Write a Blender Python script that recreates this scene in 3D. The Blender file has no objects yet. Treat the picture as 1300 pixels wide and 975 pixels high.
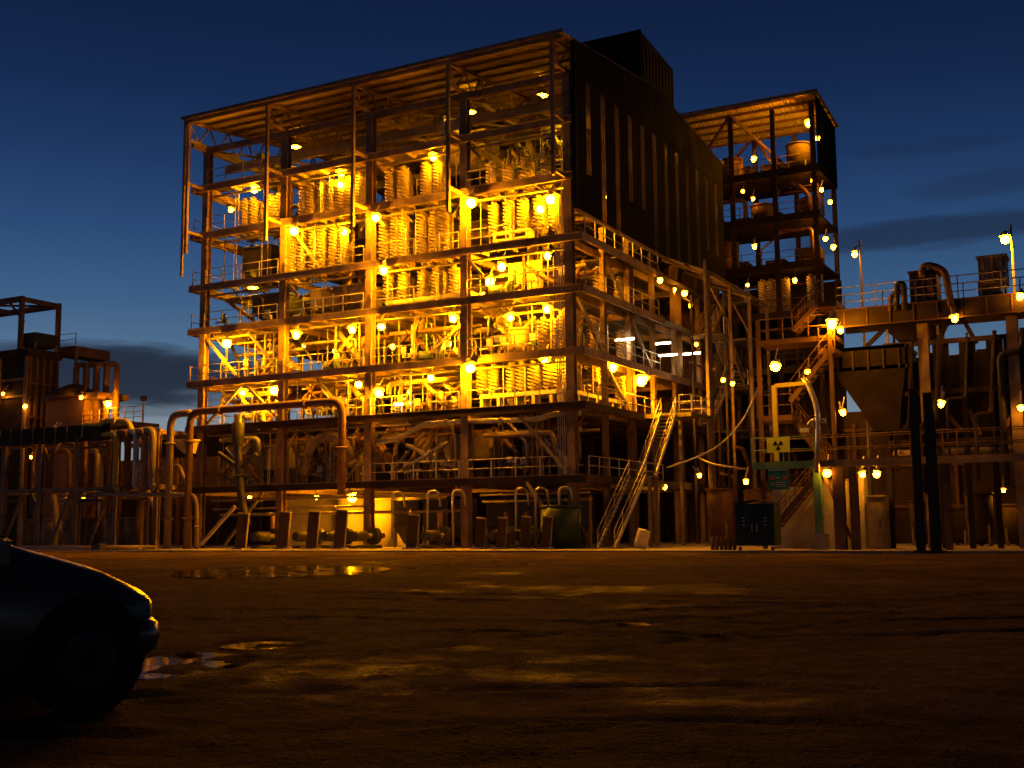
import bpy, math, random
from mathutils import Vector, Matrix, noise
R = random.Random(7)
scene = bpy.context.scene
col = scene.collection
V = Vector

# ------------------------------------------------------------------ camera
FPX, PITCH, ROLL, YAW = 1481.2, 0.1242, -0.0088, -0.4931
CAM = V((28.8984, -61.1345, 1.1621))
fw = V((math.sin(YAW)*math.cos(PITCH), math.cos(YAW)*math.cos(PITCH), math.sin(PITCH)))
rt0 = V((math.cos(YAW), -math.sin(YAW), 0)); up0 = rt0.cross(fw)
rt = math.cos(ROLL)*rt0 + math.sin(ROLL)*up0
up = -math.sin(ROLL)*rt0 + math.cos(ROLL)*up0
cam = bpy.data.cameras.new('camera'); camo = bpy.data.objects.new('camera', cam); col.objects.link(camo)
cam.sensor_width = 36; cam.lens = FPX/1300*36; cam.clip_end = 5000; cam.clip_start = .1
M = Matrix((rt, up, -fw)).transposed().to_4x4(); M.translation = CAM
camo.matrix_world = M
scene.camera = camo

# ------------------------------------------------------------------ world: dusk sky
SUN_EL, SUN_ROT = math.radians(-4.0), math.radians(-75)
world = bpy.data.worlds.new('World'); scene.world = world; world.use_nodes = True
nt = world.node_tree; N = nt.nodes; L = nt.links
for n in list(N): N.remove(n)
def wn(t, **k):
    n = N.new(t)
    for a, b in k.items(): setattr(n, a, b)
    return n
wout = wn('ShaderNodeOutputWorld'); bg = wn('ShaderNodeBackground'); L.new(bg.outputs[0], wout.inputs[0])
sky = wn('ShaderNodeTexSky'); sky.sky_type = 'NISHITA'; sky.sun_disc = False
sky.sun_elevation = SUN_EL; sky.sun_rotation = SUN_ROT
sky.air_density = 1.0; sky.dust_density = .3; sky.ozone_density = 3.0
tc = wn('ShaderNodeTexCoord'); sep = wn('ShaderNodeSeparateXYZ'); L.new(tc.outputs['Generated'], sep.inputs[0])
def math_n(op, a, b=None, c=None, clamp=False):
    n = wn('ShaderNodeMath', operation=op); n.use_clamp = clamp
    for i, v in enumerate((a, b, c)):
        if v is None: continue
        if isinstance(v, (int, float)): n.inputs[i].default_value = v
        else: L.new(v, n.inputs[i])
    return n.outputs[0]
# twilight gradient: the air above the horizon is pale and turns deep blue overhead
ramp = wn('ShaderNodeValToRGB'); L.new(sep.outputs['Z'], ramp.inputs[0])
cr = ramp.color_ramp
stops = [(0.0, (0.2350, 0.2700, 0.2862)), (.085, (0.2150, 0.2650, 0.3078)), (.115, (0.1500, 0.2150, 0.2916)), (.15, (0.0820, 0.1580, 0.2700)), (.19, (0.0460, 0.1120, 0.2322)), (.245, (0.0235, 0.0680, 0.1782)),
         (.30, (0.0130, 0.0400, 0.1210)), (.35, (0.0080, 0.0240, 0.0821)), (.41, (0.0052, 0.0150, 0.0551)), (.60, (0.0030, 0.0090, 0.0367)), (1.0, (0.0020, 0.0060, 0.0270))]
cr.elements[0].position = 0; cr.elements[0].color = (*stops[0][1], 1)
cr.elements[1].position = 1; cr.elements[1].color = (*stops[-1][1], 1)
for p, c in stops[1:-1]:
    e = cr.elements.new(p); e.color = (*c, 1)
addn = wn('ShaderNodeMix', data_type='RGBA', blend_type='ADD'); addn.inputs[0].default_value = 1
skm = wn('ShaderNodeMix', data_type='RGBA', blend_type='MULTIPLY'); skm.inputs[0].default_value = 1
L.new(sky.outputs[0], skm.inputs[6]); skm.inputs[7].default_value = (.02, .02, .02, 1)
L.new(ramp.outputs[0], addn.inputs[6]); L.new(skm.outputs[2], addn.inputs[7])
# thin dark evening clouds lying in bands above the horizon
mp = wn('ShaderNodeMapping'); L.new(tc.outputs['Generated'], mp.inputs[0])
mp.inputs['Scale'].default_value = (2.2, 2.2, 17); mp.inputs['Location'].default_value = (1.3, .4, .2)
nz = wn('ShaderNodeTexNoise'); nz.inputs['Scale'].default_value = 1.6; nz.inputs['Detail'].default_value = 6; nz.inputs['Roughness'].default_value = .58
L.new(mp.outputs[0], nz.inputs['Vector'])
def cloud(az, el, wa, we, amt):
    """soft long cloud bank centred on a compass direction"""
    d = V((math.sin(az)*math.cos(el), math.cos(az)*math.cos(el), math.sin(el)))
    side = V((math.cos(az), -math.sin(az), 0)); upv = side.cross(d)
    def dot(v):
        n = wn('ShaderNodeVectorMath', operation='DOT_PRODUCT'); L.new(tc.outputs['Generated'], n.inputs[0]); n.inputs[1].default_value = v
        return n.outputs['Value']
    a = math_n('DIVIDE', dot(side), wa); b = math_n('DIVIDE', dot(upv), we)
    b = math_n('ADD', b, math_n('MULTIPLY', math_n('SUBTRACT', nz.outputs[0], .5), 2.6))
    r = math_n('ADD', math_n('MULTIPLY', a, a), math_n('MULTIPLY', b, b))
    m = math_n('SUBTRACT', 1.0, r, clamp=True)
    m = math_n('SMOOTH_MIN', math_n('MULTIPLY', m, 1.6), 1.0, .4)
    front = math_n('GREATER_THAN', dot(d), 0.0)
    return math_n('MULTIPLY', math_n('MULTIPLY', m, front), amt)
def px_dir(px, py):
    d = (fw + rt*(px-650)/FPX - up*(py-487.5)/FPX).normalized()
    return math.atan2(d.x, d.y), math.asin(d.z)
cl = None
for (px, py, wa, we, amt) in [(170, 478, .17, .021, .93), (232, 457, .045, .006, .6), (1185, 292, .13, .016, .62), (1255, 232, .07, .010, .30), (1180, 185, .08, .008, .2), (205, 520, .05, .005, .35), (90, 500, .12, .012, .5),
                              (-600, 470, .3, .02, .7)]:
    az, el = px_dir(px, py)
    m = cloud(az, el, wa, we, amt)
    cl = m if cl is None else math_n('MAXIMUM', cl, m)
cm = wn('ShaderNodeMix', data_type='RGBA'); L.new(cl, cm.inputs[0]); L.new(addn.outputs[2], cm.inputs[6]); cm.inputs[7].default_value = (.012, .0175, .034, 1)
# the side of the sky away from the set sun is darker
gz = wn('ShaderNodeVectorMath', operation='DOT_PRODUCT'); L.new(tc.outputs['Generated'], gz.inputs[0]); gz.inputs[1].default_value = (-.80, .60, 0)
fall = wn('ShaderNodeMapRange', interpolation_type='SMOOTHSTEP'); L.new(gz.outputs['Value'], fall.inputs[0])
fall.inputs[1].default_value = -.45; fall.inputs[2].default_value = 1.0; fall.inputs[3].default_value = .24; fall.inputs[4].default_value = 1.0
fm = wn('ShaderNodeMix', data_type='RGBA', blend_type='MULTIPLY'); fm.inputs[0].default_value = 1
L.new(cm.outputs[2], fm.inputs[6]); L.new(fall.outputs[0], fm.inputs[7])
L.new(fm.outputs[2], bg.inputs[0]); bg.inputs[1].default_value = 1.0
# what little light the set sun still gives
sl = bpy.data.lights.new('sun', 'SUN'); sl.energy = .004; sl.angle = math.radians(12); sl.color = (.75, .85, 1)
so = bpy.data.objects.new('sun', sl); col.objects.link(so); so.rotation_euler = (math.radians(80), 0, math.radians(75))

scene.view_settings.view_transform = 'Standard'; scene.view_settings.look = 'None'
scene.view_settings.exposure = 0; scene.view_settings.gamma = 1
scene.render.engine = 'CYCLES'
cy = scene.cycles
cy.use_denoising = True; cy.max_bounces = 5; cy.diffuse_bounces = 3; cy.glossy_bounces = 3; cy.transmission_bounces = 3
cy.sample_clamp_indirect = 4; cy.caustics_reflective = False; cy.caustics_refractive = False
try: cy.use_light_tree = True
except Exception: pass

# ------------------------------------------------------------------ materials
def mat(name, base, rough=.6, metal=0., var=.25, scale=1.5, dirt=None, bump=0., spec=.3):
    m = bpy.data.materials.new(name); m.use_nodes = True
    t = m.node_tree; n = t.nodes; l = t.links; b = n['Principled BSDF']
    g = n.new('ShaderNodeNewGeometry')
    z = n.new('ShaderNodeTexNoise'); z.inputs['Scale'].default_value = scale; z.inputs['Detail'].default_value = 5; z.inputs['Roughness'].default_value = .65
    l.new(g.outputs['Position'], z.inputs['Vector'])
    r = n.new('ShaderNodeValToRGB'); l.new(z.outputs[0], r.inputs[0])
    lo = [c*(1-var) for c in base] if dirt is None else dirt
    hi = [min(1, c*(1+var*.6)) for c in base]
    r.color_ramp.elements[0].position = .32; r.color_ramp.elements[0].color = (*lo, 1)
    r.color_ramp.elements[1].position = .66; r.color_ramp.elements[1].color = (*hi, 1)
    l.new(r.outputs[0], b.inputs['Base Color'])
    b.inputs['Metallic'].default_value = metal
    b.inputs['Specular IOR Level'].default_value = spec
    z2 = n.new('ShaderNodeMapRange'); l.new(z.outputs[0], z2.inputs[0]); z2.inputs[1].default_value = .3; z2.inputs[2].default_value = .7
    z2.inputs[3].default_value = max(.05, rough-.15); z2.inputs[4].default_value = min(1, rough+.15)
    l.new(z2.outputs[0], b.inputs['Roughness'])
    if bump:
        bp = n.new('ShaderNodeBump'); bp.inputs['Strength'].default_value = bump; bp.inputs['Distance'].default_value = .05
        z3 = n.new('ShaderNodeTexNoise'); z3.inputs['Scale'].default_value = scale*9; l.new(g.outputs['Position'], z3.inputs['Vector'])
        l.new(z3.outputs[0], bp.inputs['Height']); l.new(bp.outputs[0], b.inputs['Normal'])
    return m
def glow(name, color, strength):
    m = bpy.data.materials.new(name); m.use_nodes = True
    n = m.node_tree.nodes; n.remove(n['Principled BSDF'])
    e = n.new('ShaderNodeEmission'); e.inputs[0].default_value = (*color, 1); e.inputs[1].default_value = strength
    m.node_tree.links.new(e.outputs[0], n['Material Output'].inputs[0])
    return m
MT = dict(
    steel=mat('painted_steel', (.30, .25, .20), .55, 0, .35, 1.2, bump=.1),
    frame=mat('structural_steel', (.30, .21, .14), .6, 0, .4, .9, dirt=(.13, .085, .055), bump=.15),
    oxide=mat('red_oxide_steel', (.17, .09, .05), .65, 0, .4, 1.0, bump=.1),
    rail=mat('galvanised_rail', (.50, .48, .44), .45, .3, .2, 3),
    deck=mat('deck_plate', (.16, .135, .11), .7, 0, .35, .8, bump=.2),
    roof=mat('roof_sheet', (.50, .42, .33), .55, .1, .25, .7),
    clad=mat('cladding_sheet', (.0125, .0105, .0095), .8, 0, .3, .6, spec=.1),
    trans=None,
    spiral=mat('fibreglass', (.60, .49, .32), .5, 0, .2, 2.5),
    post=mat('spiral_post', (.40, .36, .30), .5, 0, .2, 2),
    pipe=mat('pipe_paint', (.34, .27, .20), .45, .1, .35, 1.3),
    pipe2=mat('rusty_pipe', (.22, .12, .07), .65, .1, .4, 1.8, bump=.1),
    poly=mat('black_poly_pipe', (.05, .045, .042), .4, 0, .3, 1.5),
    galv=mat('galvanised_pipe', (.52, .50, .46), .38, .6, .2, 1.6),
    tank=mat('tank_steel', (.33, .28, .22), .55, 0, .35, .8, dirt=(.14, .10, .07)),
    cream=mat('cream_panel', (.58, .52, .40), .5, 0, .22, 1.1),
    dark=mat('dark_paint', (.055, .05, .048), .5, 0, .4, 1.2),
    tankd=mat('black_tank', (.028, .021, .016), .85, 0, .4, .8, spec=.1),
    dkbrown=mat('dark_brown_steel', (.065, .045, .032), .8, 0, .45, .6, bump=.2, spec=.15),  # a much darker brown than the frame steel
    green=mat('green_paint', (.14, .30, .16), .5, 0, .3, 1.3),
    gdark=mat('dark_green_paint', (.016, .045, .035), .45, 0, .3, 1.1),
    stone=mat('stone', (.16, .11, .065), .95, 0, .4, 6, spec=.02),
    conc=mat('concrete', (.36, .32, .28), .85, 0, .3, .7, bump=.3),
    yellow=mat('yellow_paint', (.55, .48, .05), .5, 0, .2, 1.3),
    motor=mat('motor_paint', (.12, .16, .18), .45, 0, .3, 1.6),
    rubber=mat('rubber', (.02, .02, .02), .8, 0, .2, 3),
    glass=mat('dark_glass', (.01, .012, .014), .05, 0, .1, 1),
    carp=mat('car_paint', (.11, .09, .07), .28, .3, .1, 1, spec=.5),
    lens=mat('headlight_lens', (.10, .095, .09), .2, 0, .1, 2, spec=.6),
    chrome=mat('chrome', (.6, .6, .6), .15, 1, .05, 2),
    signy=mat('sign_yellow', (.70, .85, .04), .5, 0, .08, 2),
    signk=mat('sign_black', (.01, .01, .01), .5, 0, .05, 2),
    signg=mat('sign_green', (.03, .20, .17), .5, 0, .1, 2),
    signr=mat('sign_red', (.45, .05, .04), .5, 0, .1, 2),
    signw=mat('sign_white', (.6, .7, .62), .5, 0, .1, 2),
    brown=mat('timber', (.22, .12, .06), .8, 0, .3, 2),
)
SOD = (1.0, .33, .0010)
GL = dict(
    flood=glow('sodium_lamp', SOD, 980), bay=glow('high_bay_lamp', (1, .47, .0035), 240), small=glow('small_sodium_lamp', (1, .33, .0075), 90), mid=glow('medium_sodium_lamp', (1, .33, .0024), 330),
    tube=glow('fluorescent_tube', (1, .74, .38), 55), dim=glow('dim_lamp', (1, .33, .009), 75),
)
def translucent():
    m = bpy.data.materials.new('translucent_sheet'); m.use_nodes = True
    t = m.node_tree; n = t.nodes; l = t.links; b = n['Principled BSDF']
    b.inputs['Base Color'].default_value = (.10, .07, .045, 1); b.inputs['Roughness'].default_value = .5
    tr = n.new('ShaderNodeBsdfTranslucent'); tr.inputs[0].default_value = (.07, .045, .025, 1)
    g = n.new('ShaderNodeNewGeometry'); z = n.new('ShaderNodeTexNoise'); z.inputs['Scale'].default_value = .8; l.new(g.outputs['Position'], z.inputs['Vector'])
    mr = n.new('ShaderNodeMapRange'); l.new(z.outputs[0], mr.inputs[0]); mr.inputs[1].default_value = .3; mr.inputs[2].default_value = .7; mr.inputs[3].default_value = .35; mr.inputs[4].default_value = .8
    mx = n.new('ShaderNodeMixShader'); l.new(mr.outputs[0], mx.inputs[0]); l.new(b.outputs[0], mx.inputs[1]); l.new(tr.outputs[0], mx.inputs[2])
    l.new(mx.outputs[0], n['Material Output'].inputs[0])
    return m
MT['trans'] = translucent()

# ------------------------------------------------------------------ mesh helpers
class MB:
    def __init__(s): s.v = []; s.f = []; s.sm = []
    def quad(s, pts, smooth=False):
        k = len(s.v); s.v += [tuple(p) for p in pts]; s.f.append(tuple(range(k, k+len(pts)))); s.sm.append(smooth)
    def box(s, c, d, m=None):
        k = len(s.v); c = V(c)
        for i in range(8):
            p = V((d[0]*((i & 1)-.5), d[1]*(((i >> 1) & 1)-.5), d[2]*(((i >> 2) & 1)-.5)))
            if m is not None: p = m @ p
            s.v.append(tuple(c+p))
        for q in ((0, 2, 3, 1), (4, 5, 7, 6), (0, 1, 5, 4), (2, 6, 7, 3), (0, 4, 6, 2), (1, 3, 7, 5)):
            s.f.append(tuple(k+i for i in q)); s.sm.append(False)
    def bar(s, a, b, w, h=None):
        a, b = V(a), V(b); d = b-a
        if d.length < 1e-6: return
        s.box((a+b)/2, (w, h or w, d.length), basis(d))
    def rings(s, rings, closed=True, caps=True, smooth=True):
        k = len(s.v); n = len(rings[0])
        for r in rings: s.v += [tuple(p) for p in r]
        for i in range(len(rings)-1):
            for j in range(n if closed else n-1):
                j2 = (j+1) % n
                s.f.append((k+i*n+j, k+i*n+j2, k+(i+1)*n+j2, k+(i+1)*n+j)); s.sm.append(smooth)
        if caps and closed:
            s.f.append(tuple(k+j for j in reversed(range(n)))); s.sm.append(False)
            s.f.append(tuple(k+(len(rings)-1)*n+j for j in range(n))); s.sm.append(False)
    def tube(s, pts, r, n=8, caps=True):
        pts = [V(p) for p in pts]; rings = []
        t0 = (pts[1]-pts[0]).normalized(); ref = V((0, 0, 1)) if abs(t0.z) < .9 else V((1, 0, 0))
        u = t0.cross(ref).normalized()
        for i, p in enumerate(pts):
            if i == 0: t = pts[1]-pts[0]
            elif i == len(pts)-1: t = pts[i]-pts[i-1]
            else: t = (pts[i+1]-pts[i]).normalized()+(pts[i]-pts[i-1]).normalized()
            t.normalize(); u = (u-t*u.dot(t)).normalized(); w = t.cross(u)
            rr = r[i] if isinstance(r, (list, tuple)) else r
            rings.append([p+(u*math.cos(2*math.pi*j/n)+w*math.sin(2*math.pi*j/n))*rr for j in range(n)])
        s.rings(rings, caps=caps)
    def lathe(s, prof, n=16, c=(0, 0, 0), caps=True):
        c = V(c)
        s.rings([[c+V((r*math.cos(2*math.pi*j/n), r*math.sin(2*math.pi*j/n), z)) for j in range(n)] for r, z in prof], caps=caps)
    def mesh(s, name, m):
        me = bpy.data.meshes.new(name); me.from_pydata(s.v, [], s.f)
        me.polygons.foreach_set('use_smooth', s.sm); me.materials.append(MT[m] if isinstance(m, str) else m); me.update()
        return me
def basis(d):
    z = d.normalized(); x = V((1, 0, 0)) if abs(z.x) < .8 else V((0, 1, 0))
    if abs(z.z) < .95: x = z.cross(V((0, 0, 1))).normalized()
    y = z.cross(x).normalized(); x = y.cross(z)
    return Matrix((x, y, z)).transposed()
def bend(pts, rad=.5, n=4):
    """round the corners of a polyline"""
    pts = [V(p) for p in pts]; out = [pts[0]]
    for i in range(1, len(pts)-1):
        a, b, c = pts[i-1], pts[i], pts[i+1]
        r = min(rad, (a-b).length*.48, (c-b).length*.48)
        p, q = b+(a-b).normalized()*r, b+(c-b).normalized()*r
        for k in range(n+1):
            t = k/n; out.append(p*(1-t)**2+b*2*t*(1-t)+q*t*t)
    out.append(pts[-1]); return out
def link(name, me, parent=None, mw=None):
    o = bpy.data.objects.new(name, me); col.objects.link(o)
    if parent is not None:
        o.parent = parent; o.matrix_parent_inverse = WM[parent.name].inverted()
    if mw is not None: o.matrix_basis = mw
    WM[o.name] = mw.copy() if mw is not None else Matrix()
    return o
WM = {}
def thing(name, label, cat, loc=(0, 0, 0), group=None):
    o = bpy.data.objects.new(name, None); col.objects.link(o); o.location = loc; o.empty_display_size = .2
    WM[o.name] = Matrix.Translation(V(loc)); o['label'] = label; o['category'] = cat
    if group: o['group'] = group
    return o
def tag(o, label, cat, group=None):
    o['label'] = label; o['category'] = cat
    if group: o['group'] = group
    return o
UNIT = {}
def unit(shape, m):
    k = (shape, m)
    if k not in UNIT:
        b = MB()
        if shape == 'box': b.box((0, 0, 0), (1, 1, 1))
        elif shape == 'cyl': b.lathe([(.5, -.5), (.5, .5)], 14)
        elif shape == 'H':                     # H section standing along z
            b.box((0, -.46, 0), (1, .08, 1)); b.box((0, .46, 0), (1, .08, 1)); b.box((0, 0, 0), (.07, .84, .999))
        elif shape == 'I':                     # I beam along z, flanges across local y
            b.box((0, -.46, 0), (1, .08, 1)); b.box((0, .46, 0), (1, .08, 1)); b.box((0, 0, 0), (.08, .84, .999))
        elif shape == 'C': b.box((.42, 0, 0), (.16, 1, 1)); b.box((-.08, -.46, 0), (.84, .08, 1)); b.box((-.08, .46, 0), (.84, .08, 1))
        UNIT[k] = b.mesh(shape+'_'+m, m)
    return UNIT[k]
def pbox(name, c, d, m, parent=None, rz=0, shape='box'):
    mw = Matrix.Translation(V(c)) @ Matrix.Rotation(rz, 4, 'Z') @ Matrix.Diagonal((d[0], d[1], d[2], 1))
    return link(name, unit(shape, m), parent, mw)
def pbar(name, a, b, w, h, m, parent=None, shape='box'):
    a, b = V(a), V(b); d = b-a
    mw = Matrix.Translation((a+b)/2) @ basis(d).to_4x4() @ Matrix.Diagonal((w, h, d.length, 1))
    return link(name, unit(shape, m), parent, mw)
def ppipe(name, pts, r, m, parent=None, n=8, rad=None):
    b = MB(); b.tube(bend(pts, rad or r*3), r, n); return link(name, b.mesh(name, m), parent)
def flange(p, d, r, m, parent, name='flange'):
    d = V(d).normalized(); return pbar(name, V(p)-d*.06, V(p)+d*.06, r*2.9, r*2.9, m, parent, 'cyl')
def pipe_thing(name, pts, r, m, label, cat='pipe', group=None, flanges=True, rad=None, n=8):
    pts = [V(p) for p in pts]
    t = thing(name, label, cat, (pts[0].x, pts[0].y, min(p.z for p in pts)), group)
    ppipe('pipe_run', pts, r, m, t, n, rad)
    if flanges:
        for i in range(len(pts)-1):
            a, b = pts[i], pts[i+1]; ln = (b-a).length
            if ln > 2.2: flange(a.lerp(b, .5 if ln < 6 else .22), b-a, r, m, t)
            if ln > 6: flange(a.lerp(b, .78), b-a, r, m, t)
    return t
def at(px, py, y):
    """point of the upright plane y = const seen at a pixel of the photograph"""
    d = fw + rt*(px-650)/FPX - up*(py-487.5)/FPX
    return CAM + d*((y-CAM.y)/d.y)
def atx(px, py, x):
    d = fw + rt*(px-650)/FPX - up*(py-487.5)/FPX
    return CAM + d*((x-CAM.x)/d.x)
def gnd(px, py):
    d = fw + rt*(px-650)/FPX - up*(py-487.5)/FPX
    return CAM + d*(-CAM.z/d.z)
ORD = 'first second third fourth fifth sixth seventh eighth ninth tenth eleventh twelfth thirteenth fourteenth'.split()
LV = [0, 4.05, 8.26, 11.42, 15.13, 18.23, 21.99, 25.44]
XC = [-28.5, -21.4, -14.3, -7.15, 0.0]
BAY = ['open-end bay', 'second bay', 'third bay', 'corner bay']
FLO = ['ground floor', 'first deck', 'second deck', 'third deck', 'fourth deck', 'fifth deck', 'sixth deck', 'top deck']

# ------------------------------------------------------------------ ground
PUD = [(gnd(355, 724), 2.6, 4.2, 0), (gnd(225, 840), .42, .85, .6), (gnd(335, 816), .36, .34, .7), (gnd(800, 790.5), .42, .34, .45), (gnd(470, 721), 1.5, 1.6, .2), (gnd(625, 715), 2.0, 1.8, .1),
       (gnd(1112, 702), 1.5, 1.6, .1)]
TR = [((8, -52), (42, -38)), ((6, -54.4), (44, -40.4)), ((5, -30), (40, -47)), ((-10, -40), (38, -33)), ((14, -58.5), (45, -46.5)), ((20, -61), (33, -22)), ((-6, -47), (30, -41.5)), ((18, -20), (46, -30))]
def ground_z(x, y):
    near = max(0., 1-max(0., y+8)/6.) if y > -8 else 1.
    near *= max(0., 1-max(0., abs(x-12)-45)/20.)
    p = V((x, y, 0))
    z = noise.noise(p*.09)*.07 + noise.noise(p*.31+V((7, 2, 0)))*.040 + noise.noise(p*.9)*.030 + noise.noise(p*2.3)*.020 + noise.noise(p*5.1)*.012
    for (a, b) in TR:
        ax, ay = a; bx, by = b; dx, dy = bx-ax, by-ay; L2 = dx*dx+dy*dy
        t = ((x-ax)*dx+(y-ay)*dy)/L2
        if 0 < t < 1:
            d = ((x-ax)*dy-(y-ay)*dx)/math.sqrt(L2) + noise.noise(V((t*9, ax, 0)))*.8
            for off in (-.8, .8):
                e = abs(d-off)
                if e < .55: z += (-.05*math.exp(-(e/.10)**2) + .026*math.exp(-((e-.22)/.08)**2))*(.5+.9*noise.noise(V((t*14, by, 1)))) 
    z = z*near*.9
    for (c, a, b, rot) in PUD:
        dx, dy = x-c.x, y-c.y
        u = dx*rt0.x+dy*rt0.y; v = -dx*rt0.y+dy*rt0.x
        d = (u/a)**2+(v/b)**2
        if d < 4: 
            k = max(0, 1-d/4); k = min(1, k*1.25); k = k*k*(3-2*k); z = z*(1-k*.8) - (.044+.075*noise.noise(V((x*1.9, y*1.9, 5)))+.05*noise.noise(V((x*6, y*6, 9))))*k
    return z
def spacing(lo, hi, c0, c1, fine):
    out = [c0]; s = fine
    while out[-1] < c1: out.append(out[-1]+s)
    s = fine; a = []
    p = c0
    while p > lo: s *= 1.35; p -= s; a.append(p)
    s = fine; p = out[-1]; e = []
    while p < hi: s *= 1.35; p += s; e.append(p)
    return a[::-1]+out+e
gx = spacing(-1500, 1500, -14, 40, .26); gy = spacing(-400, 1800, -60.5, -9, .26)
# finer strip right in front of the camera
gy = sorted(set([g for g in gy if not (-58 < g < -40)] + [-58+.09*i for i in range(201)]))
gx = sorted(set([g for g in gx if not (14 < g < 33)] + [14+.12*i for i in range(159)]))
b = MB(); nx = len(gx)
b.v = [(x, y, ground_z(x, y)) for y in gy for x in gx]
b.f = [(j*nx+i, j*nx+i+1, (j+1)*nx+i+1, (j+1)*nx+i) for j in range(len(gy)-1) for i in range(nx-1)]
b.sm = [True]*len(b.f)
def mud():
    m = bpy.data.materials.new('wet_mud'); m.use_nodes = True
    t = m.node_tree; n = t.nodes; l = t.links; p = n['Principled BSDF']
    g = n.new('ShaderNodeNewGeometry')
    def nz_(s, d=6):
        z = n.new('ShaderNodeTexNoise'); z.inputs['Scale'].default_value = s; z.inputs['Detail'].default_value = d; z.inputs['Roughness'].default_value = .62
        l.new(g.outputs['Position'], z.inputs['Vector']); return z
    a = nz_(.35); c = nz_(3.5); f = nz_(28, 3)
    r = n.new('ShaderNodeValToRGB'); l.new(a.outputs[0], r.inputs[0])
    r.color_ramp.elements[0].position = .35; r.color_ramp.elements[0].color = (.068, .042, .019, 1)
    r.color_ramp.elements[1].position = .65; r.color_ramp.elements[1].color = (.20, .13, .065, 1)
    mx = n.new('ShaderNodeMix'); mx.data_type = 'RGBA'; mx.blend_type = 'MULTIPLY'; mx.inputs[0].default_value = .8
    r2 = n.new('ShaderNodeValToRGB'); l.new(c.outputs[0], r2.inputs[0]); r2.color_ramp.elements[0].position = .3; r2.color_ramp.elements[0].color = (.35, .35, .35, 1); r2.color_ramp.elements[1].position = .7
    l.new(r.outputs[0], mx.inputs[6]); l.new(r2.outputs[0], mx.inputs[7]); l.new(mx.outputs[2], p.inputs['Base Color'])
    mr = n.new('ShaderNodeMapRange'); l.new(a.outputs[0], mr.inputs[0]); mr.inputs[1].default_value = .3; mr.inputs[2].default_value = .7; mr.inputs[3].default_value = .8; mr.inputs[4].default_value = 1.0
    w1 = nz_(.16, 4); w2 = nz_(1.3, 4)
    wa = n.new('ShaderNodeMath'); wa.operation = 'MULTIPLY_ADD'; l.new(w2.outputs[0], wa.inputs[0]); wa.inputs[1].default_value = .45; l.new(w1.outputs[0], wa.inputs[2])
    wet = n.new('ShaderNodeMapRange'); l.new(wa.outputs[0], wet.inputs[0]); wet.inputs[1].default_value = .80; wet.inputs[2].default_value = .90
    rw = n.new('ShaderNodeMix'); rw.data_type = 'FLOAT'; l.new(wet.outputs[0], rw.inputs[0]); l.new(mr.outputs[0], rw.inputs[2]); rw.inputs[3].default_value = .5; l.new(rw.outputs[0], p.inputs['Roughness'])
    sw = n.new('ShaderNodeMapRange'); l.new(wet.outputs[0], sw.inputs[0]); sw.inputs[3].default_value = .006; sw.inputs[4].default_value = .0065; l.new(sw.outputs[0], p.inputs['Specular IOR Level'])
    ad = n.new('ShaderNodeMath'); ad.operation = 'MULTIPLY_ADD'; l.new(f.outputs[0], ad.inputs[0]); ad.inputs[1].default_value = .35; l.new(c.outputs[0], ad.inputs[2])
    bp = n.new('ShaderNodeBump'); bp.inputs['Strength'].default_value = 1.0; bp.inputs['Distance'].default_value = .12
    l.new(ad.outputs[0], bp.inputs['Height']); l.new(bp.outputs[0], p.inputs['Normal'])
    return m
go = link('ground', b.mesh('ground', mud())); go['kind'] = 'structure'
def water():
    m = bpy.data.materials.new('puddle_water'); m.use_nodes = True; n = m.node_tree.nodes; l = m.node_tree.links; p = n['Principled BSDF']
    p.inputs['Base Color'].default_value = (.03, .024, .018, 1); p.inputs['Roughness'].default_value = .07; p.inputs['IOR'].default_value = 1.33
    g = n.new('ShaderNodeNewGeometry'); z = n.new('ShaderNodeTexNoise'); z.inputs['Scale'].default_value = 7; l.new(g.outputs['Position'], z.inputs['Vector'])
    bp = n.new('ShaderNodeBump'); bp.inputs['Strength'].default_value = .06; bp.inputs['Distance'].default_value = .02; l.new(z.outputs[0], bp.inputs['Height']); l.new(bp.outputs[0], p.inputs['Normal'])
    return m
wm = water()
for pi_, (c, a, bb, rot) in enumerate(PUD):
    b = MB(); ring = []
    for k in range(40):
        th = 2*math.pi*k/40; q = 1.25+.25*noise.noise(V((math.cos(th)*1.5+c.x, math.sin(th)*1.5, 3)))
        u, v = a*q*math.cos(th), bb*q*math.sin(th)
        ring.append((c.x+u*rt0.x-v*rt0.y, c.y+u*rt0.y+v*rt0.x, -.018-.004*pi_))
    b.quad(ring); o = link('puddle_water', b.mesh('puddle_water', wm)); o['kind'] = 'structure'
# loose stones pressed into the mud
b = MB(); rs_ = random.Random(21)
for k in range(1500):
    dd = 4.5+38*rs_.random()**1.7; an = YAW+rs_.uniform(-.47, .47)
    x, y = CAM.x+math.sin(an)*dd, CAM.y+math.cos(an)*dd; r = rs_.uniform(.004, .013)
    z = ground_z(x, y)-r*.1; i0 = len(b.v); a_ = rs_.random()*6
    for q in range(4): b.v.append((x+r*math.cos(a_+q*1.571)*rs_.uniform(.7, 1.3), y+r*math.sin(a_+q*1.571)*rs_.uniform(.7, 1.3), z+r*rs_.uniform(-.2, .2)))
    b.v.append((x, y, z+r*.7)); b.v.append((x, y, z-r*.7))
    for q in range(4): b.f += [(i0+q, i0+(q+1) % 4, i0+4), (i0+(q+1) % 4, i0+q, i0+5)]; b.sm += [False, False]
o = link('gravel', b.mesh('gravel', 'stone')); o['kind'] = 'stuff'; tag(o, 'loose brown stones scattered over the muddy yard', 'gravel')
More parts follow.
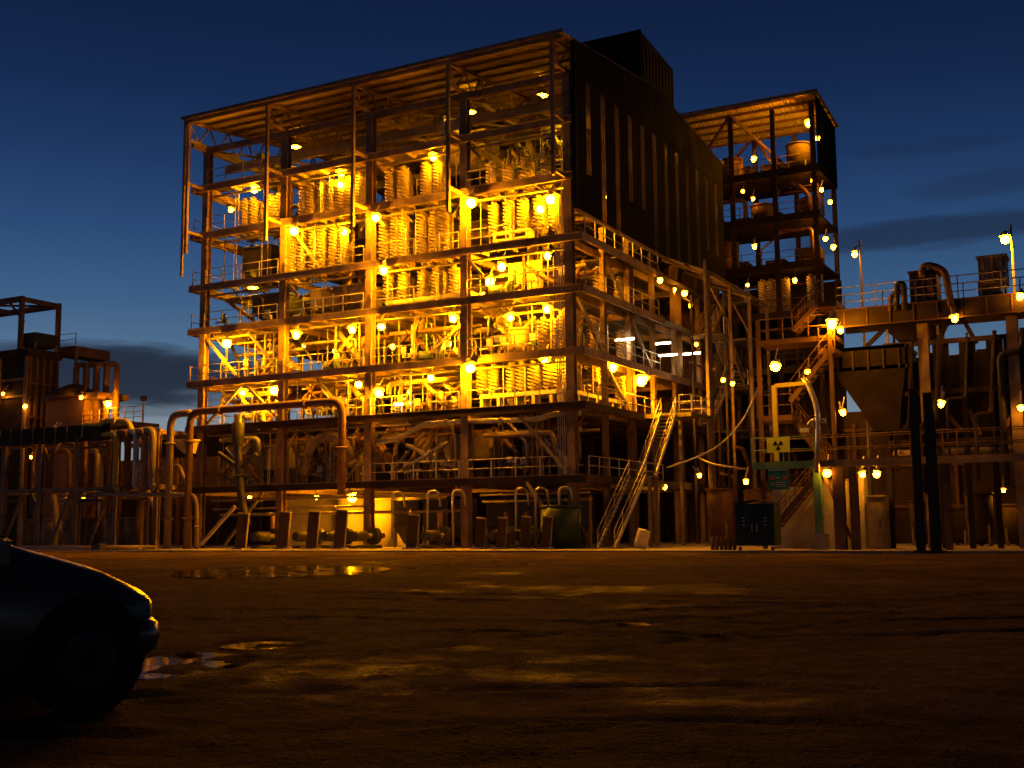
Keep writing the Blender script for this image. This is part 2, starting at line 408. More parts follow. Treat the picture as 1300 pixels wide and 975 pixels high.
# concrete apron under the plant
o = pbox('concrete_apron', (-5, 14, .02), (92, 42, .12), 'conc'); o['kind'] = 'structure'

# ------------------------------------------------------------------ main building
bd = thing('process_building', 'tall open steel process building with lit decks and dark clad end wall', 'building', (-14, 13, 0))
ROOF_F, ROOF_R, ROOF_B = 30.12, 31.85, 30.3
def roof_z(y): return ROOF_F+(ROOF_R-ROOF_F)*(y+2)/15 if y < 13 else ROOF_R+(ROOF_B-ROOF_R)*(y-13)/15
for x in XC:
    for y in (0, 9, 18, 27):
        pbox('column', (x, y, 14.3), (.50, .50, 28.6), 'frame', bd, shape='H')
    # slim hanger posts carrying the roof edge in front of the decks
    pbox('hanger_post', (x-.02, -2.0, (ROOF_F+(20.4 if x < -1 else 21.6))/2-.15), (.20, .20, ROOF_F-(20.4 if x < -1 else 21.6)-.3), 'frame', bd)
    for z in (LV[6], LV[7]): pbar('outrigger', (x, -.25, z-.05), (x, -1.9, z-.05), .16, .2, 'frame', bd)
    # roof truss running back from the front edge
    t = MB(); zb = 28.55; ys = [-2+1.0*i for i in range(31)]
    t.bar((x, -2, zb+.0), (x, 28, zb), .16, .2)
    for i in range(30): t.bar((x, ys[i], roof_z(ys[i])-.3), (x, ys[i+1], roof_z(ys[i+1])-.3), .16, .2)
    for i in range(30):
        y0, y1 = ys[i], ys[i+1]
        if i % 2: t.bar((x, y0, zb), (x, y1, roof_z(y1)-.3), .10, .10)
        else: t.bar((x, y0, roof_z(y0)-.3), (x, y1, zb), .10, .10)
    link('roof_truss', t.mesh('roof_truss', 'frame'), bd)
for y in (4.2, 8.3, 12.4): pbox('column', (.25, y, 9.9), (.30, .34, 19.8), 'frame', bd, shape='H')
for y in (16.5, 21.8): pbox('column', (.25, y, 9.9), (.30, .34, 19.8), 'frame', bd, shape='H')
# eave beams and long beams
pbox('eave_beam', (-14.2, 0, 28.35), (29.5, .26, .42), 'frame', bd)
pbox('eave_beam', (-14.1, -2.0, ROOF_F-.22), (29.5, .14, .26), 'frame', bd)
for y in (9, 18, 27): pbox('eave_beam', (-14.2, y, 28.35), (29.5, .26, .42), 'frame', bd)
pbox('eave_beam', (-28.6, 13, 28.35), (.24, 29, .36), 'frame', bd)
# crane runway and girders under the roof
for y in (2.2, 11): pbox('crane_rail_beam', (-14.2, y, 27.55), (29, .35, .6), 'steel', bd)
for x in (-25.5, -10.2, -3.2): pbox('crane_girder', (x, 6.6, 27.9 if x != -3.2 else 28.0), (.55, 9.4, .65), 'steel', bd)
for x in (-18, -12): pbar('roof_brace', (x, .3, 28.3), (x+6.5, 8.6, 28.3), .14, .14, 'steel', bd)
pbar('roof_brace', (-7, .3, 28.2), (-1, 8.6, 28.2), .14, .14, 'steel', bd); pbar('roof_brace', (-27.8, .3, 28.2), (-22, 8.6, 28.2), .14, .14, 'steel', bd)
# roof sheets (each a corrugated slope) and purlins
def corrugated(x0, x1, p0, p1, per, amp, m, name, parent, axis=0):
    """sheet between edge lines p0 and p1 (functions of the running coordinate)"""
    b = MB(); n = max(2, int((x1-x0)/per*4)); r0 = []; r1 = []
    for i in range(n+1):
        u = x0+(x1-x0)*i/n; a = amp*(1 if (i % 4) in (1, 2) else -1)
        r0.append(p0(u, a)); r1.append(p1(u, a))
    b.rings([r0, r1], closed=False, smooth=False)
    return link(name, b.mesh(name, m), parent)
roof = None
for (ya, yb) in ((-2.25, 13), (13, 28.2)):
    for i in range(4):
        x0 = -28.95+i*(29.75/4); x1 = x0+29.75/4
        za = roof_z(max(-2, ya)) + (-.03 if ya < 0 else 0); zb = roof_z(yb)
        rs = corrugated(x0, x1, lambda u, a: (u, ya, za+a), lambda u, a: (u, yb, zb+a), .25, .03, 'roof', 'roof_sheet', bd)
        if roof is None: roof = rs
for k in range(12):
    y = -1.75+k*1.5; pbox('purlin', (-14.1, y, roof_z(y)-.13), (29.4, .08, .2), 'frame', bd)
for k in range(6):
    y = 16.5+k*2; pbox('purlin', (-14.1, y, roof_z(y)-.13), (29.4, .08, .2), 'frame', bd)
pbox('barge_board', (-14.07, -2.3, ROOF_F-.02), (29.85, .05, .24), 'frame', bd)
pbar('barge_board', (-28.98, -2.3, ROOF_F), (-28.98, 13, ROOF_R), .06, .26, 'frame', bd)
# clad end wall: dark ribbed sheets with translucent strips between them
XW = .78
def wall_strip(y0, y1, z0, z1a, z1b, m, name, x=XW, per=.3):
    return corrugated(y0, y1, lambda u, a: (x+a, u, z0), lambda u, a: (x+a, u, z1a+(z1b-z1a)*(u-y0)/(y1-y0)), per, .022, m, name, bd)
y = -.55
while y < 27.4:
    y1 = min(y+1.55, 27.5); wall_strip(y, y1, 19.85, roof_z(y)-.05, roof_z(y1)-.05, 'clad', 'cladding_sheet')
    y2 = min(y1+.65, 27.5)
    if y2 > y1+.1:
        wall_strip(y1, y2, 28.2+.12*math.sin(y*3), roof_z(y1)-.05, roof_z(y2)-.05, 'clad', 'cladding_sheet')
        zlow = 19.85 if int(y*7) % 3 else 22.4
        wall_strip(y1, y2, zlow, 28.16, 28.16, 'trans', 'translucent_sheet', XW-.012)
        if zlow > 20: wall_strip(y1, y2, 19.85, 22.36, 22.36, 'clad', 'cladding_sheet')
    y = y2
for z in (20.0, 22.4, 25.3, 28.0): pbox('wall_girt', (.52, 13.5, z), (.14, 27.6, .2), 'frame', bd)
pbox('wall_flashing', (.72, -.62, 25.0), (.28, .16, 10.3), 'clad', bd)
pbox('wall_flashing', (.76, 13.5, 19.76), (.2, 28, .14), 'frame', bd)
# back wall, in sheets bay by bay
for i in range(4):
    o = corrugated(XC[i], XC[i+1]-.02, lambda u, a: (u, 27.4+a, 0.1), lambda u, a: (u, 27.4+a, 30.2), .5, .03, 'oxide', 'back_wall_sheet', bd)
# clad box standing on the roof
bx = MB(); x0, x1, y0, y1, zt = -12, .62, 10.6, 16.9, 35.0
bx.v = [(x0, y0, 31), (x1, y0, 31), (x1, y1, 31), (x0, y1, 31), (x0, y0, zt+.1), (x1, y0, zt+.1), (x1, y1, zt-.45), (x0, y1, zt-.45)]
bx.f = [(0, 1, 5, 4), (1, 2, 6, 5), (2, 3, 7, 6), (3, 0, 4, 7), (4, 5, 6, 7)]; bx.sm = [False]*5
ph = link('roof_penthouse', bx.mesh('roof_penthouse', 'clad'), bd)
pbar('penthouse_flashing', (x0, y0-.04, zt+.1), (x1+.05, y0-.04, zt+.1), .12, .16, 'clad', ph)
for k in range(10): pbox('penthouse_rib', (x1+.02, y0+.3+k*.63, 33), (.05, .08, 3.0), 'clad', ph)

# decks -------------------------------------------------------------
def railing(p0, p1, parent, m='rail', h=1.1, step=1.5, name='railing', mid=2):
    p0, p1 = V(p0), V(p1); b = MB()
    for k in range(mid): 
        z = h*(k+1)/mid
        b.tube([p0+V((0, 0, z)), p1+V((0, 0, z))], .027, 6)
    r = link(name, b.mesh(name, m), parent)
    n = max(1, round((p1-p0).length/step))
    for i in range(n+1):
        q = p0.lerp(p1, i/n); pbar('rail_post', q, q+V((0, 0, h)), .055, .055, m, r)
    return r
deep = {1: [(-.35, 6), (6, 27)], 2: [(-.35, 6), (6, 27)], 3: [(-.35, 6), (6, 27)], 4: [(-.35, 6), (6, 27)], 5: [(-.35, 1.15), (6.4, 27)], 6: [(-.35, 1.15), (6.4, 27)], 7: [(-.35, 1.3), (9.2, 27)]}
GRT = {}
def grating(xa, xb, ya, yb, z):
    k = (round(xb-xa, 2), round(yb-ya, 2))
    if k not in GRT:
        g = MB(); w, d = k; n = int(w/.11)
        for i in range(n): g.box((-w/2+(i+.5)*w/n, 0, 0), (.05, d, .05))
        for q in range(int(d/.9)+1): g.box((0, -d/2+.03+q*(d-.06)/max(1, int(d/.9)), -.012), (w, .05, .06))
        GRT[k] = g.mesh('grating', 'deck')
    return link('deck_grating', GRT[k], bd, Matrix.Translation(((xa+xb)/2, (ya+yb)/2, z)))
for lv in range(1, 8):
    z = LV[lv]
    for (ya, yb) in deep[lv]:
        for i in range(4):
            xa, xb = XC[i]+.02, XC[i+1]-.02
            if i == 0: xa = -29.5
            if i == 3: xb = .95 if lv < 6 else .45
            d = grating(xa, xb, ya, yb, z+.18) if ya < 0 and not (lv == 4 and i < 2) else pbox('deck_plate', ((xa+xb)/2, (ya+yb)/2, z+.18), (xb-xa, yb-ya, .06), 'deck', bd)
            for k in range(4):
                x = xa+(xb-xa)*(k+.5)/4
                pbox('joist', (x, (ya+yb)/2+.1, z+.02), (.10, yb-ya-.3, .22), 'frame', d)
    pbox('edge_beam', (-14.3, -.42, z), (30.5 if lv < 6 else 29.8, .14, .46), 'frame' if lv > 2 else 'dkbrown', bd)  # lower decks take a darker steel, their dimness put into the colour
    pbox('edge_flange', (-14.3, -.50, z+.22), (30.4 if lv < 6 else 29.7, .1, .035), 'steel', bd)
    for y in (9, 18): pbox('floor_beam', (-14.2, y, z-.1), (28.4, .2, .46), 'frame', bd)
    for x in XC: pbox('floor_beam', (x, 13.4, z-.15), (.2, 26, .40), 'frame', bd)
    if lv < 6: pbox('edge_beam', (.98, 6.1 if lv > 3 else 13.3, z), (.14, 13.1 if lv > 3 else 27.5, .46), 'frame' if lv > 2 else 'dkbrown', bd)  # same darker steel on the low side edges, dimness in the colour
    pbox('edge_beam', (-29.55, 13, z), (.14, 27, .42), 'frame', bd)
    # railings on the front edge, bay by bay
    for i in range(4):
        if lv == 1 and i < 2: continue
        if lv == 7 and i in (1, 2, 3): continue
        if lv == 6 and i in (1, 2): continue
        xa, xb = (XC[i]+.3, XC[i+1]-.3)
        railing((xa, -.36, z+.21), (xb, -.36, z+.21), bd)
    if lv < 7: railing((-29.45, -.3, z+.21), (-29.45, 9, z+.21), bd)
    if lv < 6: railing((.92, .2, z+.21), (.92, 12, z+.21), bd)
# railings seen on the inside of the top deck and roof access ladder frames
railing((-27.6, 6.5, LV[7]+.2), (-24.5, 6.5, LV[7]+.2), bd, h=1.6)
for x in (-9.3, -8.1): pbox('ladder_stile', (x, .9, 26.6), (.07, .07, 2.4), 'rail', bd)
for k in range(5): pbar('ladder_rung', (-9.3, .9, 25.8+k*.45), (-8.1, .9, 25.8+k*.45), .05, .05, 'rail', bd)
# bracing
br = [((-28.3, .1, 14.6), (-25.6, .1, 11.9)), ((-24.6, .1, 14.8), (-21.6, .1, 11.8)), ((-28.2, .1, 8.6), (-25, .1, 11.2)), ((-24.8, .1, 11.2), (-21.7, .1, 8.6)), ((-3.4, -.1, 7.9), (-.3, -.1, 4.4)), ((-2.7, -.6, 3.9), (-.1, -.9, .4)),
      ((-28.1, 2, .2), (-24.6, 2, 3.9)), ((-20.8, 5, 8.6), (-16, 5, 11.2)), ((-21.1, .2, 21.8), (-18.5, .2, 18.6)), ((-7, .2, 21.8), (-7.9, .2, 20.6)), ((-14.2, .2, 25.2), (-13.3, .2, 24.2)), ((-7.1, .2, 25.3), (-6.2, .2, 24.3)),
      ((-7.1, .15, 17.9), (-6.0, .15, 16.7)), ((-21.2, .15, 17.9), (-20.3, .15, 16.9)), ((-14.1, .15, 21.7), (-13.3, .15, 20.8)), ((-21.2, .15, 21.7), (-22, .15, 20.7)), ((-14.5, .15, 21.7), (-15.2, .15, 20.7)), ((-7.4, .15, 21.7), (-8.1, .15, 20.7)),
      ((.3, 4.3, 11.2), (.3, 8.2, 8.5)), ((.3, 8.4, 14.9), (.3, 12.2, 11.6)), ((.3, .3, 14.8), (.3, 4.1, 11.7)), ((.3, 4.3, 17.9), (.3, 8.2, 15.3))]
for a, b_ in br: pbar('brace', a, b_, .17, .17, 'steel', bd)
# conduits clipped to the corner column
for k in range(4): pbox('conduit', (-.62-.14*k, .25, 12.6), (.05, .05, 16.6), 'rail', bd)
rc = random.Random(11)
for lv in range(1, 7):
    for i in range(4):
        z0, z1 = LV[lv]+.22, LV[lv+1]-.24
        for k in range(6):
            x = rc.uniform(XC[i]+.5, XC[i+1]-.5); y = rc.uniform(.15, 1.0) if lv > 4 else rc.uniform(.15, 3.0); w = rc.choice([.03, .045, .06])
            zt_ = z1 if rc.random() < .7 else z0+(z1-z0)*rc.uniform(.4, .8)
            pbox('conduit', (x, y, (z0+zt_)/2), (w, w, zt_-z0), rc.choice(['rail', 'steel', 'rail']), bd)
        pbox('cable_tray', ((XC[i]+XC[i+1])/2, .35, z1-.22), (XC[i+1]-XC[i]-.6, .3, .09), 'steel', bd)
        if rc.random() < .8:
            xa = rc.uniform(XC[i]+.5, XC[i+1]-3.2); pbar('knee_brace', (xa, .3, z1), (xa+.9, .3, z1-.9), .08, .08, 'steel', bd)
# downpipe at the open end
pbox('downpipe', (-28.9, -1.95, 24.4), (.16, .16, 11.2), 'steel', bd)

# ------------------------------------------------------------------ lamps
def globe_mesh(rx, rz, m, n=8):
    b = MB(); prof = [(.02, -rz), (rx*.72, -rz*.7), (rx, 0), (rx*.72, rz*.7), (.02, rz)]
    b.lathe(prof, n); return b.mesh('lamp_globe', m)
def cap_mesh(r, h):
    b = MB(); b.lathe([(r, 0), (r*.95, h*.25), (r*.45, h*.6), (r*.3, h)], 10); return b.mesh('lamp_cap', 'steel')
GM = {'flood': globe_mesh(.25, .27, GL['flood']), 'small': globe_mesh(.13, .15, GL['small']), 'dim': globe_mesh(.17, .19, GL['dim']), 'big': globe_mesh(.33, .36, GL['flood']), 'mid': globe_mesh(.2, .22, GL['mid'])}
def dish_mesh(r):
    b = MB(); b.lathe([(r*1.55, .02), (r*1.3, .10), (r*.5, .22), (r*.35, .5)], 12); return b.mesh('lamp_dish', 'cream')
DISH = {'flood': dish_mesh(.25), 'small': dish_mesh(.12), 'dim': dish_mesh(.16), 'big': dish_mesh(.32), 'mid': dish_mesh(.2)}
CAPM = {'flood': cap_mesh(.34, .34), 'small': cap_mesh(.17, .2), 'dim': cap_mesh(.2, .24), 'big': cap_mesh(.42, .4), 'mid': cap_mesh(.26, .28)}
b = MB(); b.lathe([(.30, 0), (.30, .05), (.02, .08)], 14); BAYL = b.mesh('bay_lens', GL['bay'])
b = MB(); b.lathe([(.42, 0), (.36, .22), (.16, .5), (.12, .62)], 14, caps=False); BAYS = b.mesh('bay_shade', 'steel')
b = MB(); b.box((0, 0, 0), (1.25, .13, .09)); TUBM = b.mesh('tube_lens', GL['tube'])
SEEN = {}
def uniq(label):
    SEEN[label] = SEEN.get(label, 0)+1
    return SEEN[label]
LAMPS = []
def lamp(p, kind, where, arm=None, group='sodium lamps'):
    """well-glass lamp: glass globe under a cap, on a bracket arm"""
    p = V(p); LAMPS.append(p)
    if kind == 'bay':
        k = uniq('bay'+where); lab = f"{ORD[k-1]} round high-bay lamp {where}"
        t = thing('high_bay_lamp', lab, 'lamp', p, 'high-bay lamps under the roof')
        link('lens', BAYL, t, Matrix.Translation(p)); link('lamp_shade', BAYS, t, Matrix.Translation(p+V((0, 0, .03))))
        pbar('stem', p+V((0, 0, .6)), p+V((0, 0, 1.5)), .05, .05, 'steel', t); return t
    if kind == 'tube':
        k = uniq('tube'+where); lab = f"{ORD[k-1]} white fluorescent tube light {where}"
        t = thing('tube_light', lab, 'light', p, 'fluorescent tube lights')
        link('tube', TUBM, t, Matrix.Translation(p)); pbox('tube_housing', p+V((0, 0, .10)), (1.35, .2, .09), 'cream', t); return t
    k = uniq(kind+where)
    adj = {'flood': 'bright sodium lamp', 'big': 'large glaring sodium lamp', 'small': 'small amber bulkhead lamp', 'dim': 'amber sodium lamp', 'mid': 'strong amber lamp'}[kind]
    t = thing('sodium_lamp', f"{ORD[k-1]} {adj} {where}", 'lamp', p, group)
    q = R.uniform(.78, 1.22); r = {'flood': .25, 'big': .33, 'small': .13, 'dim': .17, 'mid': .2}[kind]; dish = R.random() < .22
    tilt = Matrix.Translation(p) @ Matrix.Rotation(R.uniform(-.35, .35), 4, 'Y') @ Matrix.Rotation(R.uniform(-.45, .15), 4, 'X')
    link('globe', GM[kind], t, tilt @ Matrix.Diagonal((q, q, q*R.uniform(.7, 1.15), 1)))
    link('lamp_cap', DISH[kind] if dish else CAPM[kind], t, tilt @ Matrix.Translation((0, 0, r*.8)))
    a = V(arm) if arm is not None else V((0, .5, .6))
    s = p+V((0, 0, r*1.9))
    pbar('bracket_arm', s, s+a, .06, .06, 'rail', t)
    return t
def where_of(x, y, z):
    lv = max(i for i in range(8) if LV[i] < z)
    i = max(0, min(3, int((x+28.5)/7.15)))
    up_ = 'the roof' if lv == 7 else 'the '+FLO[lv+1]
    return f"hanging below {up_} in the {BAY[i]}"
front = [(323, 241, 'flood', .5), (293, 267, 'dim', 3), (433, 221, 'flood', .6), (432, 235, 'flood', 1.5), (373, 294, 'flood', -.9), (437, 295, 'flood', 1.0), (477, 277, 'flood', -.9), (550, 200, 'flood', .5),
         (598, 258, 'big', -.9), (686, 266, 'flood', 1.6), (699, 254, 'flood', .5), (487, 344, 'flood', -.8), (622, 358, 'flood', 1.6), (637, 339, 'flood', 1.0), (695, 325, 'flood', .5), (575, 405, 'flood', .5), (648, 404, 'flood', .5),
         (694, 393, 'flood', .5), (568, 437, 'flood', 2.0), (484, 415, 'flood', -.8), (447, 419, 'flood', .5), (376, 426, 'flood', -.8), (288, 436, 'flood', -.6), (547, 480, 'flood', .6), (597, 468, 'big', -.9), (692, 459, 'flood', .5),
         (308, 499, 'flood', .5), (348, 496, 'flood', .5), (455, 488, 'flood', .5), (481, 500, 'flood', -.7), (447, 632, 'flood', 1.6), (386, 439, 'small', 3), (425, 446, 'small', 2.5), (317, 632, 'small', 3), (402, 631, 'small', 2.5), (520, 498, 'small', 2)]
for px, py, k, y in front:
    p = at(px, py, y); lamp(p, k, where_of(p.x, p.y, p.z), group='sodium lamps along the front decks')
for px, py, y in [(375, 187, 5), (597, 143, 4), (688, 122, 4.5), (729, 155, 2.2)]:
    p = at(px, py, y); lamp(p, 'bay', f"under the roof of the {BAY[max(0, min(3, int((p.x+28.5)/7.15)))]}")
for px, py, y, lv, i in [(320, 322, 3, 6, 0), (321, 366, 2.2, 5, 0), (373, 359, 1.6, 5, 1)]:
    p = at(px, py, y); lamp(p, 'bay', f"beneath the {FLO[lv]} of the {BAY[i]}")
# lamps added deep inside only to light the inner rooms
for x, y, z in [(-24, 15, 24.6), (-17, 14, 24.5), (-10, 15, 24.4), (-3.2, 13, 24.4), (-3, 20, 24.4), (-3.2, 6, 24.2), (-17.5, 8, 17.4), (-10.5, 8, 17.3), (-4, 9, 17.3), (-18, 8, 14.3), (-4, 9, 14.2), (-17, 8, 10.6), (-10, 8, 10.6)]:
    lv = max(i for i in range(8) if LV[i] < z)
    i = max(0, min(3, int((x+28.5)/7.15)))
    lamp((x, y, z), 'dim', f"deep inside the {BAY[i]} above the {FLO[lv]}", group='added lamps deep inside the building')
# side of the building
for px, py, k, x in [(778, 467, 'flood', .3), (814, 484, 'big', .6), (820, 481, 'dim', 1.0), (838, 356, 'dim', 1.2), (869, 373, 'dim', 1.4), (877, 388, 'small', 1.4), (856, 368, 'small', .4), (884, 437, 'small', 1.2), (844, 618, 'small', 1), (888, 604, 'small', 2)]:
    p = atx(px, py, x); lamp(p, k, 'along the side walkway below the clad wall', arm=(-.5, 0, .4), group='lamps on the side of the building')
for px, py, y in [(512, 513, 1.2)]: lamp(at(px, py, y), 'tube', 'on the second deck in the third bay')
for px, py, x in [(793, 431, .2), (848, 451, 1.2), (878, 449, 1.2), (840, 436, .6)]: lamp(atx(px, py, x), 'tube', 'over the side walkway')

# ------------------------------------------------------------------ spiral separators
def helix_mesh(h, turns, r):
    b = MB(); n = int(turns*14); prof = [(r*.16, -.02), (r*.62, -.10), (r*.92, -.055), (r, .055)]
    rows = []
    for i in range(n+1):
        t = i/n; a = 2*math.pi*turns*t; z = h*(1-t)
        rows.append([(q*math.cos(a), q*math.sin(a), z+dz) for q, dz in prof])
    b.rings(rows, closed=False, smooth=True)
    return b.mesh('trough', 'spiral')
HEL = {}
def spiral(x, y, z, h, label, r=.40, group=None, turns_per_m=1.5):
    key = (round(h, 1), r)
    if key not in HEL: HEL[key] = helix_mesh(h-.25, (h-.25)*turns_per_m, r)
    t = thing('spiral_separator', label, 'spiral separator', (x, y, z), group)
    a0 = R.random()*6
    for k in range(3):
        link('trough', HEL[key], t, Matrix.Translation((x, y, z+.12)) @ Matrix.Rotation(a0+k*2*math.pi/3, 4, 'Z'))
    pbox('centre_post', (x, y, z+h/2), (.14, .14, h), 'post', t, shape='cyl')
    pbox('feed_box', (x, y, z+h-.06), (r*.9, r*.9, .2), 'post', t, shape='cyl')
    return t
def bank(px_list, lv, bay, z0, h, y0, rows=1, r=.40, pyref=400):
    pt = sorted(px_list)
    for row in range(rows):
        for k, px in enumerate(pt):
            p = at(px, pyref, y0); x = p.x - (.35 if row else 0)
            spiral(x, y0+row*1.15, z0, h, f"{ORD[k]} helical spiral from the open end, {'front' if row == 0 else 'rear'} row, {FLO[lv]}, {BAY[bay]}", r, f"spirals on the {FLO[lv]} in the {BAY[bay]}")
def launder(x0, x1, y, z, h, lv, bay, holes=True, d=.9):
    t = thing('launder', f"long pale collecting launder box under the spirals, {FLO[lv]}, {BAY[bay]}", 'launder', ((x0+x1)/2, y, LV[lv]+.2))
    pbox('launder_top', ((x0+x1)/2, y, z+h-.12), (x1-x0, d, .24), 'cream', t)
    if holes:
        pbox('launder_base', ((x0+x1)/2, y, z+.07), (x1-x0, d, .14), 'cream', t)
        n = max(2, round((x1-x0)/1.2))
        for i in range(n+1): pbox('launder_web', (x0+.1+(x1-x0-.2)*i/n, y, z+h/2-.05), (.2, d*.96, h-.3), 'cream', t)
    else: pbox('launder_base', ((x0+x1)/2, y, z+(h-.24)/2), (x1-x0-.1, d*.9, h-.24), 'cream', t)
    for x in (x0+.2, x1-.2):
        if z-LV[lv]-.21 > .05: pbox('leg', (x, y, (z+LV[lv]+.21)/2), (.12, .12, z-LV[lv]-.21), 'steel', t)
Z = LV
bank([311, 322, 345, 354], 6, 0, Z[6]+.25, 3.0, 2.6, 2, pyref=270)
bank([386, 396, 410, 421, 432, 443], 6, 1, Z[6]+.25, 3.0, 1.9, 2, pyref=250)
bank([458, 496, 512, 541, 556], 6, 2, Z[6]+.25, 3.0, 1.9, 2, pyref=240)
bank([624, 645, 668, 694], 6, 3, Z[6]+.3, 2.3, 2.2, 2, pyref=230)
bank([314, 327], 5, 0, Z[5]+.25, 3.2, 2.8, 2, pyref=330)
bank([371, 383, 398, 410, 424, 436], 5, 1, Z[5]+.25, 3.5, 1.9, 2, pyref=320)
bank([488, 502, 513, 536, 553, 563], 5, 2, Z[5]+.25, 3.5, 1.9, 2, pyref=300)
bank([627, 646, 664, 684, 704], 5, 3, Z[5]+1.45, 2.1, 1.9, 2, pyref=270)
bank([493, 512, 537, 555, 577], 4, 2, Z[4]+.95, 2.0, 1.9, 2, pyref=355)
bank([690, 710], 3, 3, Z[3]+.3, 2.2, 1.4, 1, pyref=430)
bank([612, 627, 650, 662, 677, 697, 709], 2, 3, Z[2]+1.25, 1.85, 1.7, 2, pyref=480)
launder(-14, -7.5, 1.7, Z[4]+.35, .62, 4, 2, False)
launder(-6.8, -.6, 1.5, Z[2]+.25, .95, 2, 3, True)
launder(-5.9, -3.4, 1.7, Z[5]+.8, .62, 5, 3, True)
# spirals along the side
for (lv, z0, h, ys) in [(2, Z[2]+1.2, 1.9, (1.4, 2.6, 5.2, 6.4, 9.4)), (3, Z[3]+.3, 2.6, (1.2, 2.4, 5.4, 6.8, 9.8)), (4, Z[4]+.3, 2.4, (6.2, 9.6, 10.8))]:
    for k, y in enumerate(ys):
        spiral(-.95, y, z0, h, f"{ORD[k]} helical spiral from the corner column along the side, {FLO[lv]}", .38, f"side spirals on the {FLO[lv]}")
t = thing('launder', 'pale collecting launder under the side spirals near the corner column', 'launder', (-.95, 5.5, Z[2]+.2))
pbox('launder_top', (-.95, 5.4, Z[2]+1.05), (.85, 9.6, .24), 'cream', t)
for k in range(8): pbox('launder_web', (-.95, .9+k*1.28, Z[2]+.6), (.8, .2, .72), 'cream', t)

# ------------------------------------------------------------------ tanks, hoppers, distributors, pumps, pipes on the decks
def tank(c, r, h, m, label, cat='tank', cone=.0, legs=4, lid=True, n=18, group=None):
    x, y, z = c; t = thing('process_tank', label, cat, c, group); b = MB()
    prof = [(r, z+cone), (r, z+cone+h)]
    if cone: prof = [(r*.18, z+cone*.25)]+prof
    b.lathe(prof, n, (x, y, 0)); link('shell', b.mesh('shell', m), t)
    b = MB(); b.lathe([(r+.06, z+cone+h-.1), (r+.06, z+cone+h+.02)], n, (x, y, 0)); link('rim', b.mesh('rim', m), t)
    if cone:
        pbox('outlet', (x, y, z+cone*.2), (r*.34, r*.34, cone*.4), 'pipe2', t, shape='cyl')
        for k in range(legs):
            a = math.pi/4+k*2*math.pi/legs; q = V((x+r*.96*math.cos(a), y+r*.96*math.sin(a), z))
            pbar('leg', q, q+V((0, 0, cone+h*.3)), .12, .12, 'steel', t)
    return t
def hopper(c, w, d, h, m, label, taper=.35, up_=1.0):
    x, y, z = c; t = thing('steel_hopper', label, 'hopper', c); b = MB(); zt = z+h; zm = z+h*.45
    def ring(k, zz): return [(x-w/2*k, y-d/2*k, zz), (x+w/2*k, y-d/2*k, zz), (x+w/2*k, y+d/2*k, zz), (x-w/2*k, y+d/2*k, zz)]
    b.rings([ring(taper, z+.25), ring(1, zm), ring(1, zt)], smooth=False); link('bin', b.mesh('bin', m), t)
    for zz in (zm, zt-.08):
        f = MB(); f.rings([ring(1.04, zz-.06), ring(1.04, zz+.06)], smooth=False); link('stiffener', f.mesh('stiffener', m), t)
    for sx in (-1, 1):
        for sy in (-1, 1): pbar('leg', (x+sx*w*.47, y+sy*d*.47, z), (x+sx*w*.47, y+sy*d*.47, zm), .12, .12, 'steel', t)
    return t
def distributor(c, r, label, drop=1.2, n=10):
    x, y, z = c; t = thing('slurry_distributor', label, 'distributor', c)
    b = MB(); b.lathe([(r*.4, z-.25), (r, z), (r, z+.35), (r*.5, z+.5), (r*.2, z+.75)], 14, (x, y, 0)); link('bowl', b.mesh('bowl', 'steel'), t)
    for k in range(n):
        a = 2*math.pi*k/n+.2; q = 1.5+R.random()*.9
        ppipe('hose', [(x+r*.9*math.cos(a), y+r*.9*math.sin(a), z+.15), (x+r*q*math.cos(a), y+r*q*math.sin(a), z+.3), (x+r*(q+.3)*math.cos(a+.1), y+r*(q+.3)*math.sin(a+.1), z-drop*(.6+.4*R.random()))], .05, 'galv' if k % 3 == 0 else 'poly', t, 6, .4)
    ppipe('feed_pipe', [(x, y, z+.6), (x, y, z+1.3)], .12, 'pipe', t)
    return t
def pump(c, rz, label, m='motor', s=1.0, group=None):
    t = thing('slurry_pump', label, 'pump', c, group); c = V(c); Rm = Matrix.Rotation(rz, 3, 'Z')
    P = lambda x, y, z: c+Rm @ V((x*s, y*s, z*s))
    pbar('base_frame', P(-.8, 0, .1), P(.9, 0, .1), .6*s, .16*s, 'dark', t)
    pbar('motor', P(-.75, 0, .62), P(.05, 0, .62), .52*s, .52*s, m, t, 'cyl')
    pbar('fan_cover', P(-.9, 0, .62), P(-.75, 0, .62), .44*s, .44*s, 'dark', t, 'cyl')
    pbar('bearing_housing', P(.05, 0, .62), P(.45, 0, .62), .26*s, .26*s, 'steel', t, 'cyl')
    pbar('volute', P(.45, 0, .62), P(.78, 0, .62), .86*s, .86*s, m, t, 'cyl')
    pbar('suction_pipe', P(.78, 0, .62), P(1.3, 0, .62), .3*s, .3*s, 'pipe2', t, 'cyl')
    pbar('discharge_pipe', P(.6, .3, .62), P(.6, .3, 1.7), .24*s, .24*s, 'pipe2', t, 'cyl')
    return t
